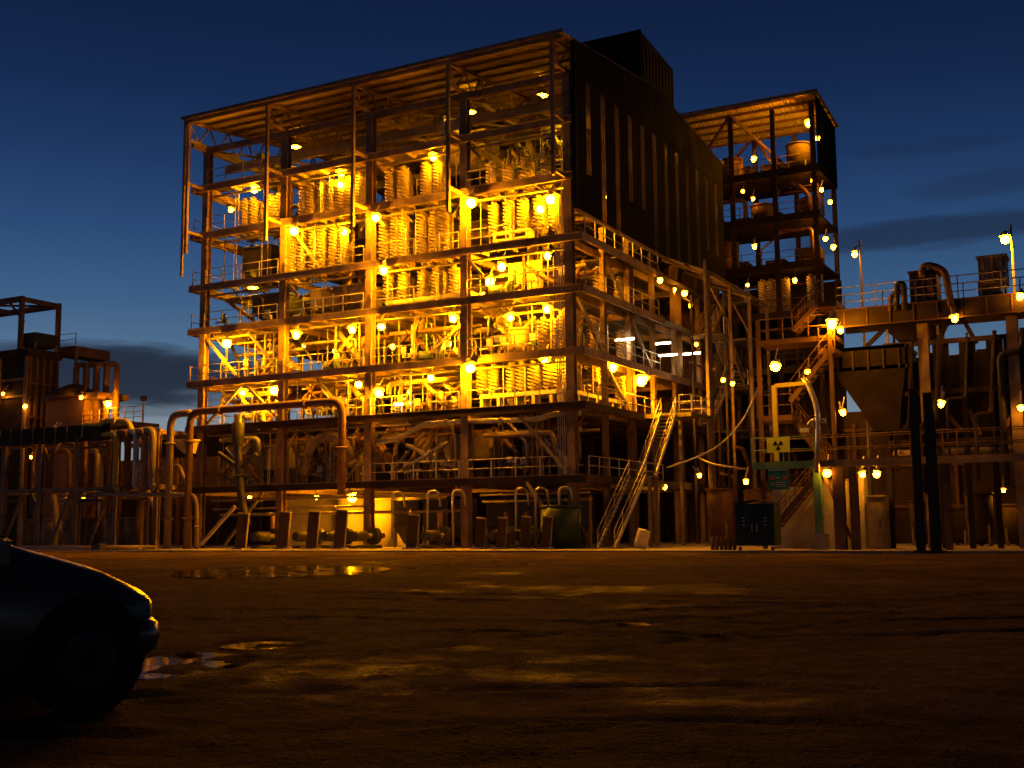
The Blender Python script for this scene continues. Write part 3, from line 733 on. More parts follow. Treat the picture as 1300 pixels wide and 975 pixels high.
def clutter(lv, bay, y0=1.2, y1=6.5, npipes=4, nris=4, nd=2, seed=0):
    """process pipework of one bay: runs under the next deck, risers, diagonal chutes and hoses"""
    rr = random.Random(seed*31+lv*7+bay); xa, xb = XC[bay]+.5, XC[bay+1]-.5; z0, z1 = LV[lv]+.25, LV[lv+1]-.35
    g = f"pipework between {FLO[lv]} and {FLO[lv+1]}, {BAY[bay]}"
    deck, nxt, bay_ = FLO[lv], FLO[lv+1], BAY[bay]
    for k in range(npipes):
        y = y0+(y1-y0)*(k+.3)/npipes; z = z1-.2-rr.random()*.8; r = rr.choice([.07, .1, .14, .18]); xe = xb if rr.random() < .6 else xa+(xb-xa)*rr.uniform(.5, .9)
        pts = [(xa, y, z), (xe, y, z)]
        if xe != xb: pts += [(xe, y, z-rr.uniform(.8, 1.8))]
        elif rr.random() < .4: pts = [(xa, y, z-rr.uniform(.5, 1.4)), (xa+.02, y, z), (xe, y, z)]
        pipe_thing('process_pipe', pts, r, rr.choice(['pipe', 'pipe2', 'galv', 'pipe']), f"{ORD[k]} overhead pipe back from the edge, below the {nxt}, {bay_}", 'pipe', g, flanges=rr.random() < .7)
    for k in range(nris):
        x = xa+(xb-xa)*(k+rr.random())/nris; y = rr.uniform(y0, y1); r = rr.choice([.06, .09, .13]); zb = z0+(0 if rr.random() < .6 else rr.uniform(.3, 1))
        pts = [(x, y, zb), (x, y, zb+(z1-zb)*rr.uniform(.4, .8)), (x+rr.uniform(-1.4, 1.4), y+rr.uniform(-.4, .4), z1)]
        pipe_thing('riser_pipe', pts, r, rr.choice(['pipe', 'galv', 'poly', 'pipe2']), f"{ORD[k]} bent riser pipe from the open end on the {deck}, {bay_}", 'pipe', g+' risers', flanges=False)
    for k, x in enumerate(sorted(rr.uniform(xa, xb) for _ in range(5 if lv in (1, 2, 3) else 2))):
        y = rr.uniform(y0-.3, y0+1.6); h = rr.uniform(.9, 1.7); t = thing('valve_station', f"{ORD[k]} valve station from the open end on the {deck}, {bay_}", 'valve', (x, y, z0-.04), g+' valves')
        pbox('valve_stem', (x, y, z0+h/2-.04), (.12, .12, h), 'pipe', t, shape='cyl'); pbox('valve_body', (x, y, z0+h*.55), (.34, .3, .3), rr.choice(['cream', 'oxide', 'motor']), t); pbox('handwheel', (x, y-.2, z0+h*.8), (.42, .06, .42), 'rail', t, shape='box'); pbar('side_branch', (x, y, z0+h*.55), (x+rr.choice([-1, 1])*rr.uniform(.5, 1.1), y+.1, z0+h*.55), .14, .14, 'galv', t, 'cyl')
    for k, x in enumerate(sorted(rr.uniform(xa, xb) for _ in range(4 if lv in (1, 2, 3) else 2))):
        y = rr.uniform(y0, y0+2); o = pbox('stanchion', (x, y, (LV[lv]+.2+LV[lv+1]-.12)/2), (.11, .11, LV[lv+1]-LV[lv]-.34), 'steel'); tag(o, f"{ORD[k]} slim stanchion from the open end on the {deck}, {bay_}", 'stanchion', g+' stanchions')
    for k, x in enumerate(sorted(rr.uniform(xa, xb-2.2) for _ in range(nd))):
        y = rr.uniform(y0, y0+1.5)
        a, b_ = (x, y, z0+rr.uniform(.2, .8)), (x+rr.uniform(1.6, 2.6), y+.2, z1-rr.uniform(.2, .9))
        if rr.random() < .5: a, b_ = (a[0], a[1], b_[2]), (b_[0], b_[1], a[2])
        pipe_thing('sloping_pipe', [a, b_], rr.choice([.11, .15, .2]), rr.choice(['pipe', 'galv', 'pipe2']), f"{ORD[k]} sloping chute pipe from the open end on the {deck}, {bay_}", 'pipe', g+' chutes', flanges=True)
for lv, np_, nr, nd in [(1, 6, 8, 4), (2, 5, 7, 3), (3, 4, 6, 3), (4, 3, 3, 1)]:
    for bay in range(4):
        if (lv, bay) in ((2, 3),): clutter(lv, bay, 3.6, 7, 3, 2, 0, 3)
        elif (lv, bay) == (4, 2): continue
        else: clutter(lv, bay, 1.1, 6.5, np_, nr, nd, 3)
clutter(5, 0, 3.5, 8, 3, 2, 1, 4); clutter(5, 3, 3.5, 8, 3, 2, 1, 4); clutter(6, 3, 3.8, 8, 3, 2, 0, 4); clutter(6, 0, 4, 8, 2, 2, 0, 4)
# larger vessels
hopper((-25.6, 3.2, Z[5]+.2), 2.6, 2.4, 3.0, 'dark', 'dark steel hopper on the fifth deck in the open-end bay')
hopper((-24.0, 2.6, Z[4]+.2), 3.0, 2.2, 2.4, 'dark', 'wide dark hopper on the fourth deck in the open-end bay')
hopper((-18.2, 2.6, Z[4]+.2), 4.4, 2.2, 2.3, 'tank', 'broad brown hopper on the fourth deck in the second bay')
hopper((-25.4, 4.0, Z[7]+.2), 1.5, 1.5, 1.5, 'dark', 'small dark hopper on the top deck in the open-end bay')
hopper((-19.3, 5.0, Z[7]+.2), 2.4, 2.0, 2.0, 'tank', 'brown feed hopper on the top deck in the second bay')
hopper((-10.5, 5.4, Z[7]+.2), 4.5, 2.0, 2.2, 'tank', 'wide feed bin on the top deck in the third bay')
tank((-4.6, 2.3, Z[3]+.2), .78, 1.4, 'tank', 'squat brown tank on the third deck beside the corner bay spirals', cone=.5)
tank((-2.7, 2.3, Z[3]+.2), .78, 1.4, 'tank', 'second squat brown tank on the third deck nearer the corner column', cone=.5)
tank((-1.9, 4.6, Z[7]+.2), .7, 1.6, 'tank', 'round brown tank on the top deck in the corner bay', cone=.4)
tank((-25.6, 3.6, Z[3]+.2), .6, 1.5, 'cream', 'pale round tank on the third deck in the open-end bay', cone=.3)
distributor((-4.4, 1.9, Z[7]-.75), .42, 'slurry distributor with hanging hoses above the corner bay spirals')
distributor((-1.9, 2.1, Z[7]-.7), .42, 'slurry distributor with hoses next to the corner column, sixth deck')
distributor((-5.6, 2.0, Z[4]-.95), .45, 'slurry distributor with hoses over the squat tanks on third deck')
distributor((-17.7, 2.4, Z[5]-.9), .45, 'slurry distributor with hoses over the broad brown hopper')
distributor((-11.6, 2.2, Z[4]-.9), .4, 'slurry distributor with hoses above the third deck, third bay')
for lv, bay, x in [(2, 0, -25), (2, 1, -18.6), (2, 2, -11.6), (3, 1, -18.4), (3, 2, -10.6), (4, 3, -5.4)]:
    pump((x, 1.6, Z[lv]+.21), R.uniform(-.4, .4), f"slurry pump on the {FLO[lv]} of the {BAY[bay]}", R.choice(['motor', 'cream', 'tank']), 1.1)
for k, (x, lv) in enumerate([(-4.9, 4), (-3.6, 4)]):
    o = pbox('partition_panel', (x, 2.4, Z[lv]+1.55), (1.0, .08, 2.3), 'cream'); tag(o, f"{['nearer', 'farther'][k]} pale partition sheet from the third column on the fourth deck", 'panel')
for k, (bay, x0, x1) in enumerate([(0, -27.6, -24.2), (1, -20.6, -17.8), (2, -13.8, -11), (2, -10.5, -7.8)]):
    t = thing('process_tank', f"rectangular pale tank under the second deck, {['open-end bay', 'second bay', 'third bay near its first column', 'third bay near its last column'][k]}", 'tank', ((x0+x1)/2, 5.5, Z[1]+.2))
    pbox('shell', ((x0+x1)/2, 5.5, Z[1]+2.6), (x1-x0, 2.2, 2.0), 'cream' if k % 2 == 0 else 'tank', t)
    for x in (x0+.2, x1-.2): pbox('leg', (x, 4.6, Z[1]+.9), (.16, .16, 1.4), 'steel', t)
# cyclone-like vessels and big bends above the first deck
pipe_thing('slurry_main', [(-20.5, 1.0, 5.0), (-19.6, 1.0, 7.3), (-17.2, 1.0, 7.4), (-16.4, 1.0, 5.6)], .34, 'pipe', 'fat arched slurry pipe above the first deck, second bay')
pipe_thing('slurry_main', [(-18.2, 1.9, 4.6), (-17.4, 1.9, 7.2), (-15.2, 1.9, 7.0), (-13.4, 1.9, 5.2)], .34, 'pipe2', 'fat arched pipe crossing the third column above the first deck')
pipe_thing('slurry_main', [(-13.9, .2, 6.75), (-12.2, .2, 6.9), (-10.3, .1, 7.75), (-7, .1, 7.75), (-2.4, .1, 7.6), (-1.2, .1, 7.9), (.3, .6, 7.9)], .17, 'galv', 'long pale pipe stepping up under the second deck edge', n=10)
pipe_thing('slurry_main', [(-12.6, .9, 4.9), (-9.0, .9, 6.6)], .13, 'galv', 'upper of two crossing pipes above the first deck, third bay')
pipe_thing('slurry_main', [(-12.4, 1.4, 6.6), (-8.4, .7, 5.0)], .13, 'galv', 'lower of two crossing pipes above the first deck, third bay')
# the two great pipes in front of the open end
pipe_thing('slurry_pipeline', [(-29.0, -2.5, .1), (-29.0, -2.5, 9.15), (-27.2, -2.5, 9.15), (-27.2, -2.0, 9.0)], .25, 'pipe', 'thick swan-neck pipe rising beside the open end of the building', n=12, rad=.9)
pipe_thing('slurry_pipeline', [(-27.15, -2.6, .1), (-27.15, -2.6, 9.2), (-14.55, -2.6, 9.2), (-14.55, -2.6, 3.4)], .25, 'pipe2', 'long arch pipe spanning two bays across the front of the building', n=12, rad=.9)
t = pipe_thing('valve_stack', [(-23.6, -1.9, 8.9), (-23.5, -1.9, 6.2), (-23.2, -1.9, 3.5), (-22.7, -1.8, 1.6)], .26, 'poly', 'dark upright pipe with valve body before the first bay', n=10)
pbox('valve_body', (-23.55, -1.9, 7.6), (.8, .8, 1.5), 'dark', t, shape='cyl'); pbar('valve_arm', (-25.2, -1.9, 6.4), (-23.3, -1.9, 5.3), .3, .3, 'dark', t, 'cyl')
pbar('valve_arm', (-23.2, -1.9, 5.4), (-21.9, -1.9, 6.2), .3, .3, 'dark', t, 'cyl')
t = thing('feed_chute', 'pale tapered chute clamped to the column beside the swan-neck pipe', 'chute', (-28.6, -1.4, 6.2)); b = MB()
b.rings([[(-29.5, -2, 7.4), (-27.8, -2, 7.4), (-27.8, -1, 7.4), (-29.5, -1, 7.4)], [(-28.5, -1.7, 6.5), (-27.9, -1.7, 6.5), (-27.9, -1.2, 6.5), (-28.5, -1.2, 6.5)]], smooth=False); link('chute_body', b.mesh('chute_body', 'cream'), t)
pbox('chute_rim', (-28.65, -1.5, 7.43), (1.85, 1.15, .1), 'cream', t)

# ground floor: pump sumps, cabinets, hoses ------------------------------------
cab = [(305, -3.9, 2.25), (358, -3.7, 2.3), (395, -3.6, 2.3), (430, -3.6, 2.35), (522, -3.4, 2.0), (608, -3.0, 1.75), (635, -3.0, 1.75), (665, -2.8, 1.8), (692, -2.8, 1.8)]
for k, (px, y, h) in enumerate(cab):
    p = at(px, 690, y)
    t = thing('pump_guard_panel', f"{ORD[k]} upright guard panel from the open end in the pump row", 'panel', (p.x, y, .08), 'guard panels along the pump row')
    w = .62 if k < 5 else .5
    mw = Matrix.Translation((p.x, y, .1)) @ Matrix.Rotation(.10, 4, 'Y') @ Matrix.Rotation(.5, 4, 'Z')
    link('panel_body', unit('box', 'dkbrown'), t, mw @ Matrix.Translation((0, 0, h/2)) @ Matrix.Diagonal((w, .42, h-.12, 1)))  # dark body, the shaded front put into its colour
    link('panel_rim', unit('box', 'steel'), t, mw @ Matrix.Translation((0, 0, h-.02)) @ Matrix.Diagonal((w+.08, .5, .07, 1)))
    link('lit_panel_edge', unit('box', 'steel'), t, mw @ Matrix.Translation((w/2+.03, -.02, h/2)) @ Matrix.Diagonal((.05, .40, h-.2, 1)))  # paler plate on one side, the lit edge put into its colour
    link('foot', unit('box', 'conc'), t, Matrix.Translation((p.x, y, .12)) @ Matrix.Diagonal((.8, .7, .12, 1)))
    pump((p.x+.55, y+1.9, .08), 1.4, f"slurry pump behind the {ORD[k]} guard panel in the pump row", 'dark', 1.25, 'pumps behind the guard panels')
for k, x in enumerate([-12.6, -10.4, -8.3, -5.8, -3.6, -1.6]):
    hopper((x, 2.6, .08), 1.9, 1.9, 3.0, 'dark', f"{ORD[k]} dark pump sump from the third column at ground level", .5)
for k, px in enumerate([498, 543, 575, 655, 680, 710]):
    p = at(px, 640, -.8); x = p.x
    pipe_thing('swan_neck_hose', [(x, -.8, .2), (x, -.8, 3.55), (x+.55, -.4, 3.55), (x+.55, -.2, 2.6)], .075, 'galv', f"{ORD[k]} thin swan-neck pipe from the third column at ground level", 'pipe', 'swan-neck pipes', False, .35)
for k, x in enumerate([-20.2, -17.6, -15.2]):
    tank((x, 6.4, .08), 1.05, 3.3, 'cream', f"{ORD[k]} pale round tank lit behind the pumps, ground level", n=20)
o = pbox('block_wall', (-21, 8.2, 1.9), (15, .25, 3.7), 'conc'); tag(o, 'pale concrete block wall behind the lit ground-floor tanks', 'wall')
for k, (x0, x1, z) in enumerate([(-28, -7.6, 3.35), (-28, -14.6, 2.75), (-27.6, -7.4, 2.35), (-7, .4, 3.3), (-7, .4, 2.9)]):
    pipe_thing('header_pipe', [(x0, .5+.3*k, z), (x1, .5+.3*k, z)], .07 if k % 2 else .1, 'pipe', f"{['upper long', 'middle short', 'lower long', 'upper corner', 'lower corner'][k]} header pipe below the first deck", 'pipe', 'header pipes below the first deck')
pbar('brace', (-28.1, -.3, .3), (-25.1, -.3, 2.9), .2, .2, 'cream', bd)
tank((-.2, -1.3, .08), 1.15, 2.4, 'gdark', 'dull green tank at the foot of the corner column', n=20)

# ------------------------------------------------------------------ stairs and walkways on the side
def stairs(name, p0, p1, w, side, parent, m='rail', rails=True, step=.25, tread_m='deck'):
    """flight from p0 (foot, centre) to p1 (head, centre); side = unit vector across"""
    p0, p1, s = V(p0), V(p1), V(side).normalized()*w/2
    fl = pbar(name, p0-s, p1-s, .07, .24, m, parent); pbar('stringer', p0+s, p1+s, .07, .24, m, fl)
    n = max(3, int(abs(p1.z-p0.z)/step))
    ru = (p1-p0); ru.z = 0; dep = max(.2, ru.length/n*1.05)
    for i in range(n):
        c = p0.lerp(p1, (i+.5)/n)
        mw = Matrix.Translation(c) @ Matrix((V(side).normalized(), ru.normalized(), V((0, 0, 1)))).transposed().to_4x4() @ Matrix.Diagonal((w, dep*.8, .04, 1))
        link('tread', unit('box', tread_m), fl, mw)
    if rails:
        for k in (-1, 1):
            b = MB(); h = V((0, 0, 1.0))
            b.tube([p0+s*k+h, p1+s*k+h], .028, 6); b.tube([p0+s*k+h*.5, p1+s*k+h*.5], .024, 6)
            for q in range(5): 
                a = p0.lerp(p1, q/4)+s*k; b.tube([a, a+h], .026, 6)
            link('handrail', b.mesh('handrail', m), fl)
    return fl
st = thing('access_stair', 'long pale steel stair climbing from the yard to the second deck', 'stair', (3.2, -1.5, 0))
stairs('stair_flight', (2.7, -1.6, .1), (2.7, 3.2, 4.2), 1.0, (1, 0, 0), st)
pbox('landing', (2.2, 4.0, 4.22), (2.4, 1.6, .08), 'deck', st)
stairs('stair_flight', (2.7, 4.8, 4.3), (2.7, 8.6, 8.4), 1.0, (1, 0, 0), st)
pbox('landing', (2.6, 10.6, 8.42), (3.2, 4.0, .08), 'deck', st); pbox('landing_beam', (2.6, 8.6, 8.28), (3.2, .12, .25), 'yellow', st)
railing((4.2, 8.8, 8.46), (4.2, 12.4, 8.46), st); railing((1.6, 12.5, 8.46), (4.2, 12.5, 8.46), st); railing((3.4, 8.7, 8.46), (4.2, 8.7, 8.46), st, step=.8)
for (x, y, z1) in [(3.4, 8.8, 8.4), (4.1, 12.4, 19), (1.7, 4.6, 4.2), (3.3, 4.6, 4.2), (3.4, 3.3, 4.2)]: pbox('post', (x, y, z1/2), (.2, .2, z1), 'steel', st, shape='H')
# lean-to canopy with a switchback stair below it
cn = thing('side_canopy', 'sloping lean-to canopy beneath the dark clad wall', 'canopy', (2.2, 19.5, 0))
for i in range(5):
    y0 = 12.6+i*2.85
    corrugated(y0, y0+2.83, lambda u, a: (.95, u, 19.7+a), lambda u, a: (4.4, u, 18.2+a), .3, .025, 'roof', 'canopy_sheet', cn)
for x, z in ((1.2, 19.5), (2.6, 18.9), (4.2, 18.2)): pbox('canopy_purlin', (x, 19.7, z), (.09, 14.2, .18), 'frame', cn)
for y in (12.7, 17.3, 22, 26.6):
    pbox('canopy_post', (4.2, y, 9.1), (.22, .22, 18.2), 'frame', cn, shape='H'); pbar('canopy_rafter', (.95, y, 19.4), (4.4, y, 17.95), .14, .2, 'frame', cn)
for y in (17.3, 22): pbar('canopy_strut', (4.2, y, 15.2), (2.6, y, 18.5), .1, .1, 'frame', cn)
s2 = thing('switchback_stair', 'zigzag steel stair under the side canopy', 'stair', (2.6, 19, 0))
zz = 8.4
for k in range(3):
    a, b_ = (17.6, 21.6) if k % 2 == 0 else (21.6, 17.6)
    x = 2.1 if k % 2 == 0 else 3.3
    stairs('stair_flight', (x, a, zz), (x, b_, zz+3.1), .9, (1, 0, 0), s2, 'frame'); zz += 3.1
    pbox('landing', (2.7, b_+(.6 if k % 2 == 0 else -.6), zz), (2.4, 1.2, .08), 'deck', s2)
    railing((4.0, b_+(.1 if k % 2 == 0 else -.1), zz), (4.0, b_+(1.2 if k % 2 == 0 else -1.2), zz), s2, step=.6)
for y in (16.9, 22.4): 
    for x in (1.5, 3.9): pbox('post', (x, y, 8.8), (.16, .16, 17.6), 'dkbrown', s2)
# floors and pipes inside the canopy strip
for k, z in enumerate((8.3, 11.4, 15.1)):
    o = pbox('walkway_deck', (2.6, 24.8, z), (3.2, 4.4, .14), 'deck'); tag(o, f"{['lowest', 'middle', 'highest'][k]} short walkway deck behind the zigzag stair", 'walkway')
clr = random.Random(5)
for k in range(14):
    x = clr.uniform(1.0, 4.6); y = clr.uniform(13, 27); z = clr.uniform(2.5, 15); r = clr.choice([.07, .1, .14])
    d = clr.choice([0, 1, 2]); pts = [(x, y, z), (x, y+clr.uniform(2, 5), z), (x, y+4, z-clr.uniform(1, 2))] if d else [(x, y, .1), (x, y, z), (x-1, y, z+.2)]
    pipe_thing('process_pipe', pts, r, clr.choice(['oxide', 'pipe2', 'poly']), f"{ORD[k]} crooked pipe from the corner column beside the zigzag stair", 'pipe', 'pipes beside the zigzag stair', False)
for k, (x, y) in enumerate([(5.6, 9.5), (7.3, 12.5), (6.2, 16), (8.3, 18)]):
    tank((x, y, .08), .8+.1*k, 3.0, 'oxide', f"{ORD[k]} rusty upright tank behind the yard stair", cone=.5)
pipe_thing('hanging_hose', [tuple(atx(846, 594, 5)), tuple(atx(880, 583, 6)), tuple(atx(915, 566, 7.2)), tuple(atx(945, 533, 8.6)), tuple(atx(968, 480, 9.4))], .055, 'galv', 'pale slack hose sagging between the stair and the walkway tower', 'hose', None, False, 3)
pipe_thing('hanging_hose', [tuple(atx(885, 580, 6)), tuple(atx(905, 590, 8)), tuple(atx(950, 596, 10.5))], .06, 'pipe', 'short brown hose drooping toward the green walkway', 'hose', None, False, 3)

# ------------------------------------------------------------------ rear tower
tw = thing('rear_tower', 'red-brown open steel tower with skillion roof behind the clad wall', 'tower', (2.6, 32, 0))
TX0, TX1, TY0, TY1 = -3.0, 8.0, 28.8, 35.6
TZ = [4.5, 8.5, 13.5, 17.8, 21.7, 25.6, 29.35]
for i in range(4):
    x0 = TX0-.4+i*2.95
    corrugated(x0, x0+2.94, lambda u, a: (u, TY0-.5, 35.45+a), lambda u, a: (u, TY1+.4, 34.7+a), .3, .03, 'cream', 'roof_sheet', tw)
for k in range(6):
    y = TY0-.3+k*1.4; pbox('purlin', (2.5, y, 35.2-.1*k), (11.6, .1, .2), 'oxide', tw)
pbox('eave_beam', (2.5, TY0-.55, 35.3), (11.8, .1, .34), 'frame', tw)
for x in (TX0, 1.1, 4.6, TX1-.25):
    for y in (TY0, TY1): pbox('column', (x, y, 17.3), (.34, .34, 34.6), 'dkbrown', tw, shape='H')
for z in TZ:
    pbox('deck_plate', (2.5, 32.2, z), (11, 6.6, .14), 'dkbrown', tw); pbox('edge_beam', (2.5, TY0-.2, z-.1), (11.4, .16, .6), 'dkbrown', tw)
    railing((TX0, TY0-.15, z+.1), (TX1, TY0-.15, z+.1), tw, 'oxide')
for i in range(7):
    y0 = TY0+i*.97; corrugated(y0, y0+.96, lambda u, a: (TX1+.1+a, u, 29.2), lambda u, a: (TX1+.1+a, u, 35.3-.11*(u-TY0)), .3, .02, 'clad', 'cladding_sheet', tw)
for z0, z1, y0, y1 in [(8.5, 21.7, TY1+.2, TY1+.25)]: pbox('back_sheet', (2.5, TY1+.22, 11), (11, .06, 21), 'dkbrown', tw)
for a, b_ in [((TX0, TY0, 29.4), (1.1, TY0, 34.8)), ((TX0, TY0, 34.8), (1.1, TY0, 29.4)), ((1.2, TY1, 34.6), (4.6, TY0, 30)), ((1.1, TY0+.2, 34.8), (5.2, TY0+2.5, 30.2)), ((-1, TY1, 33), (1.1, TY1, 35))]: pbar('brace', a, b_, .2, .2, 'oxide', tw)
for k, (px, py, kd, y) in enumerate([(1027, 157, 'flood', 29.2), (1038, 176, 'small', 29.4), (957, 202, 'dim', 30.5), (943, 243, 'small', 29.5), (956, 253, 'dim', 29.3), (971, 267, 'dim', 31), (1032, 229, 'small', 29.6), (1043, 241, 'dim', 29.5), (1054, 257, 'dim', 33), (1036, 291, 'small', 29.5), (958, 313, 'dim', 29.0),
                                     (1048, 303, 'dim', 29.5), (1058, 314, 'dim', 33), (949, 362, 'small', 28.6), (1009, 356, 'dim', 29.3), (905, 200, 'dim', 32)]):
    lamp(at(px, py, y), kd, 'on the red-brown rear tower', group='lamps on the rear tower')
for k, (px, py, y, r, h, m) in enumerate([(1015, 218, 31, 1.0, 2.2, 'dkbrown'), (930, 222, 31.5, .9, 2.0, 'oxide'), (968, 276, 30.6, .9, 1.2, 'oxide'), (1028, 276, 31, .8, 1.3, 'oxide'), (925, 330, 31, .9, 2.4, 'oxide')]):
    p = at(px, py, y); zb = max([z for z in [0]+TZ if z < p.z+1])+.1
    tank((p.x, y, zb), r, h, m, f"{ORD[k]} rusty vessel on the decks of the rear tower", cone=.4)
for lv in (2, 3, 4, 5, 6):
    for k in range(4):
        x = -2+k*2.6+clr.uniform(-.3, .3); h = clr.uniform(1.0, 2.2); t = thing('drive_unit', f"{ORD[k]} dark drive unit from the clad wall, {ORD[lv]} tower deck", 'machine', (x, 33.2, TZ[lv]+.07), 'drive units in the rear tower')
        pbox('gearbox', (x, 33.2, TZ[lv]+.07+h/2), (clr.uniform(1.2, 2.1), 1.5, h), 'dkbrown', t); pbar('drive_motor', (x-.6, 32.2, TZ[lv]+h*.7), (x+.5, 32.2, TZ[lv]+h*.7), .6, .6, 'dkbrown', t, 'cyl'); pbox('motor_mount', (x, 32.2, TZ[lv]+h*.3), (.8, .6, h*.5), 'oxide', t)
for k, px in enumerate([968, 978, 988, 998, 1030, 1040]):
    p = at(px, 370, 29.9); spiral(p.x, 29.9, TZ[3]+.2, 3.0, f"{ORD[k]} reddish spiral from the clad wall on the rear tower deck", .36, 'spirals on the rear tower')
for k, x in enumerate(sorted(clr.uniform(-2, 7.5) for _ in range(14))):
    y = clr.uniform(29.2, 33); lv = clr.randrange(6); z0 = TZ[lv]+.1; z1 = TZ[lv+1]-.5
    pts = [(x, y, z0), (x, y, z0+(z1-z0)*.6), (x+clr.uniform(-2, 2), y, z1)] if k % 2 else [(x, y, z1-.3), (min(7.6, x+3), y, z1-.3), (min(7.6, x+3), y, z0+.5)]
    pipe_thing('process_pipe', pts, clr.choice([.09, .14, .2]), 'oxide', f"{ORD[k]} rusty pipe from the clad wall threading the rear tower decks", 'pipe', 'pipes in the rear tower', False)

# ------------------------------------------------------------------ right-hand plant
def F(px, py, y): return at(px, py, y)
WY = -5.0
wk = thing('sign_walkway', 'low steel walkway carrying the yellow radiation sign', 'walkway', (18, WY, 0))
wx0, wx1 = F(955, 590, WY).x, 31.0; wz = 4.25
pbox('deck_plate', ((wx0+wx1)/2, WY+.75, wz), (wx1-wx0, 1.5, .1), 'green', wk)
pbox('edge_beam', ((wx0+15.2)/2, WY-.05, wz-.1), (15.2-wx0, .12, .34), 'green', wk); pbox('edge_beam', ((wx1+15.25)/2, WY-.05, wz-.1), (wx1-15.25, .12, .34), 'frame', wk)
railing((wx0, WY, wz+.06), (15.2, WY, wz+.06), wk, 'green', h=1.2); railing((15.4, WY, wz+.06), (wx1, WY, wz+.06), wk, 'oxide', h=1.2); railing((wx0, WY+1.4, wz+.06), (wx1, WY+1.4, wz+.06), wk, 'oxide', h=1.2)
for px, m, w in [(1041, 'green', .34), (1068, 'oxide', .5), (1087, 'oxide', .36), (1205, 'oxide', .3)]:
    p = F(px, 690, WY+.5); pbox('post', (p.x, WY+.55, wz/2), (w, w, wz-.05), m, wk, shape='H')
p = F(1041, 690, WY+.5); pbox('footing', (p.x, WY+.55, .45), (.75, .75, .8), 'conc', wk)
pbar('brace', (15.3, WY+.6, 4), (16.6, WY+.6, .6), .14, .14, 'oxide', wk)
# the tall pale standpipe bending above the walkway
pipe_thing('standpipe', [tuple(F(1037, 600, WY-.25)), tuple(F(1039, 545, WY-.25)), tuple(F(1037, 515, WY-.25)), tuple(F(1028, 492, WY-.25)), tuple(F(1020, 480, WY-.1))], .13, 'galv', 'shiny standpipe bending over above the green walkway', rad=.6)
pipe_thing('standpipe', [tuple(F(1048, 534, WY-.2)), tuple(F(1030, 534, WY-.2)), tuple(F(1027, 541, WY-.2))], .12, 'galv', 'short shiny elbow pipe branching off the standpipe', flanges=False)
# radiation warning sign
sg = thing('warning_sign', 'yellow radiation warning sign with black trefoil on the walkway rail', 'sign', tuple(F(988, 574, WY-.07)))
p = F(988, 565, WY-.06); pbox('sign_board', p, (1.12, .03, .72), 'signy', sg)
b = MB(); y = WY-.085; n = 10
def disc(cx, cz, r, a0=0, a1=2*math.pi, r0=0, seg=16):
    pts = [(cx+r*math.cos(a0+(a1-a0)*i/seg), y, cz+r*math.sin(a0+(a1-a0)*i/seg)) for i in range(seg+1)]
    pts += [(cx+r0*math.cos(a0+(a1-a0)*i/seg), y, cz+r0*math.sin(a0+(a1-a0)*i/seg)) for i in reversed(range(seg+1))] if r0 else []
    b.quad(pts)
disc(p.x, p.z, .045)
for k in range(3): a = math.radians(90+120*k+60); disc(p.x, p.z, .24, a-math.radians(30), a+math.radians(30), .075)
link('trefoil', b.mesh('trefoil', 'signk'), sg)
sg = thing('safety_sign', 'green safety notice board hanging below the radiation sign', 'sign', tuple(F(988, 622, WY-.05)))
p = F(988, 607, WY-.06); pbox('sign_board', p, (1.0, .03, 1.12), 'signg', sg); pbox('sign_header', p+V((0, -.02, .45)), (.92, .012, .2), 'signw', sg)
for dx, dz, m in [(-.3, .0, 'signr'), (.32, .0, 'signr'), (-.28, -.3, 'signw'), (0, .02, 'signw')]: pbox('sign_symbol', p+V((dx, -.02, dz)), (.2 if m == 'signr' else .14, .012, .16 if m == 'signr' else .05), m, sg)
for k in range(3): pbox('sign_text_line', p+V((.12, -.02, -.2-.1*k)), (.5, .012, .03), 'signw', sg)
o = pbox('name_plate', F(1021, 546, WY-.05), (.42, .03, .2), 'signw'); tag(o, 'small blank white plate on the walkway tower beside the standpipe', 'sign')
# stair tower behind the sign
sv = thing('stair_tower', 'zigzag steel stair tower beside the bridge', 'stair tower', (14, -3, 0)); SY = -3.0
for px, y in [(965, SY), (965, SY+2), (1057, SY), (1057, SY+2)]:
    p = F(px, 500, y); pbox('post', (p.x, y, 5.9), (.2, .2, 11.6), 'oxide' if y == SY else 'frame', sv, shape='H')
def fl(a, b_, y, w=.9): stairs('stair_flight', (F(*a, y).x, y+w/2, F(*a, y).z), (F(*b_, y).x, y+w/2, F(*b_, y).z), w, (0, 1, 0), sv, 'oxide')
fl((985, 668), (1036, 606), SY); fl((1050, 590), (1006, 532), SY+1); fl((1003, 510), (1052, 447), SY); fl((1006, 420), (1038, 386), SY)
for x0, x1, py in [(962, 1006, 532), (962, 1060, 436), (1036, 1062, 387), (1040, 1060, 446)]:
    a, b_ = F(x0, py, SY), F(x1, py, SY); pbox('landing', ((a.x+b_.x)/2, SY+1, a.z), (b_.x-a.x, 2, .26), 'oxide', sv); railing((a.x, SY, a.z+.1), (b_.x, SY, a.z+.1), sv, 'oxide')
p = F(984, 520, SY-.2); pbox('post', (p.x, SY-.2, (F(984, 490, SY).z+4.3)/2), (.22, .22, F(984, 490, SY).z-4.3), 'yellow', sv); pbar('landing_beam', F(984, 490, SY-.2), F(1028, 486, SY-.2), .2, .2, 'yellow', sv)
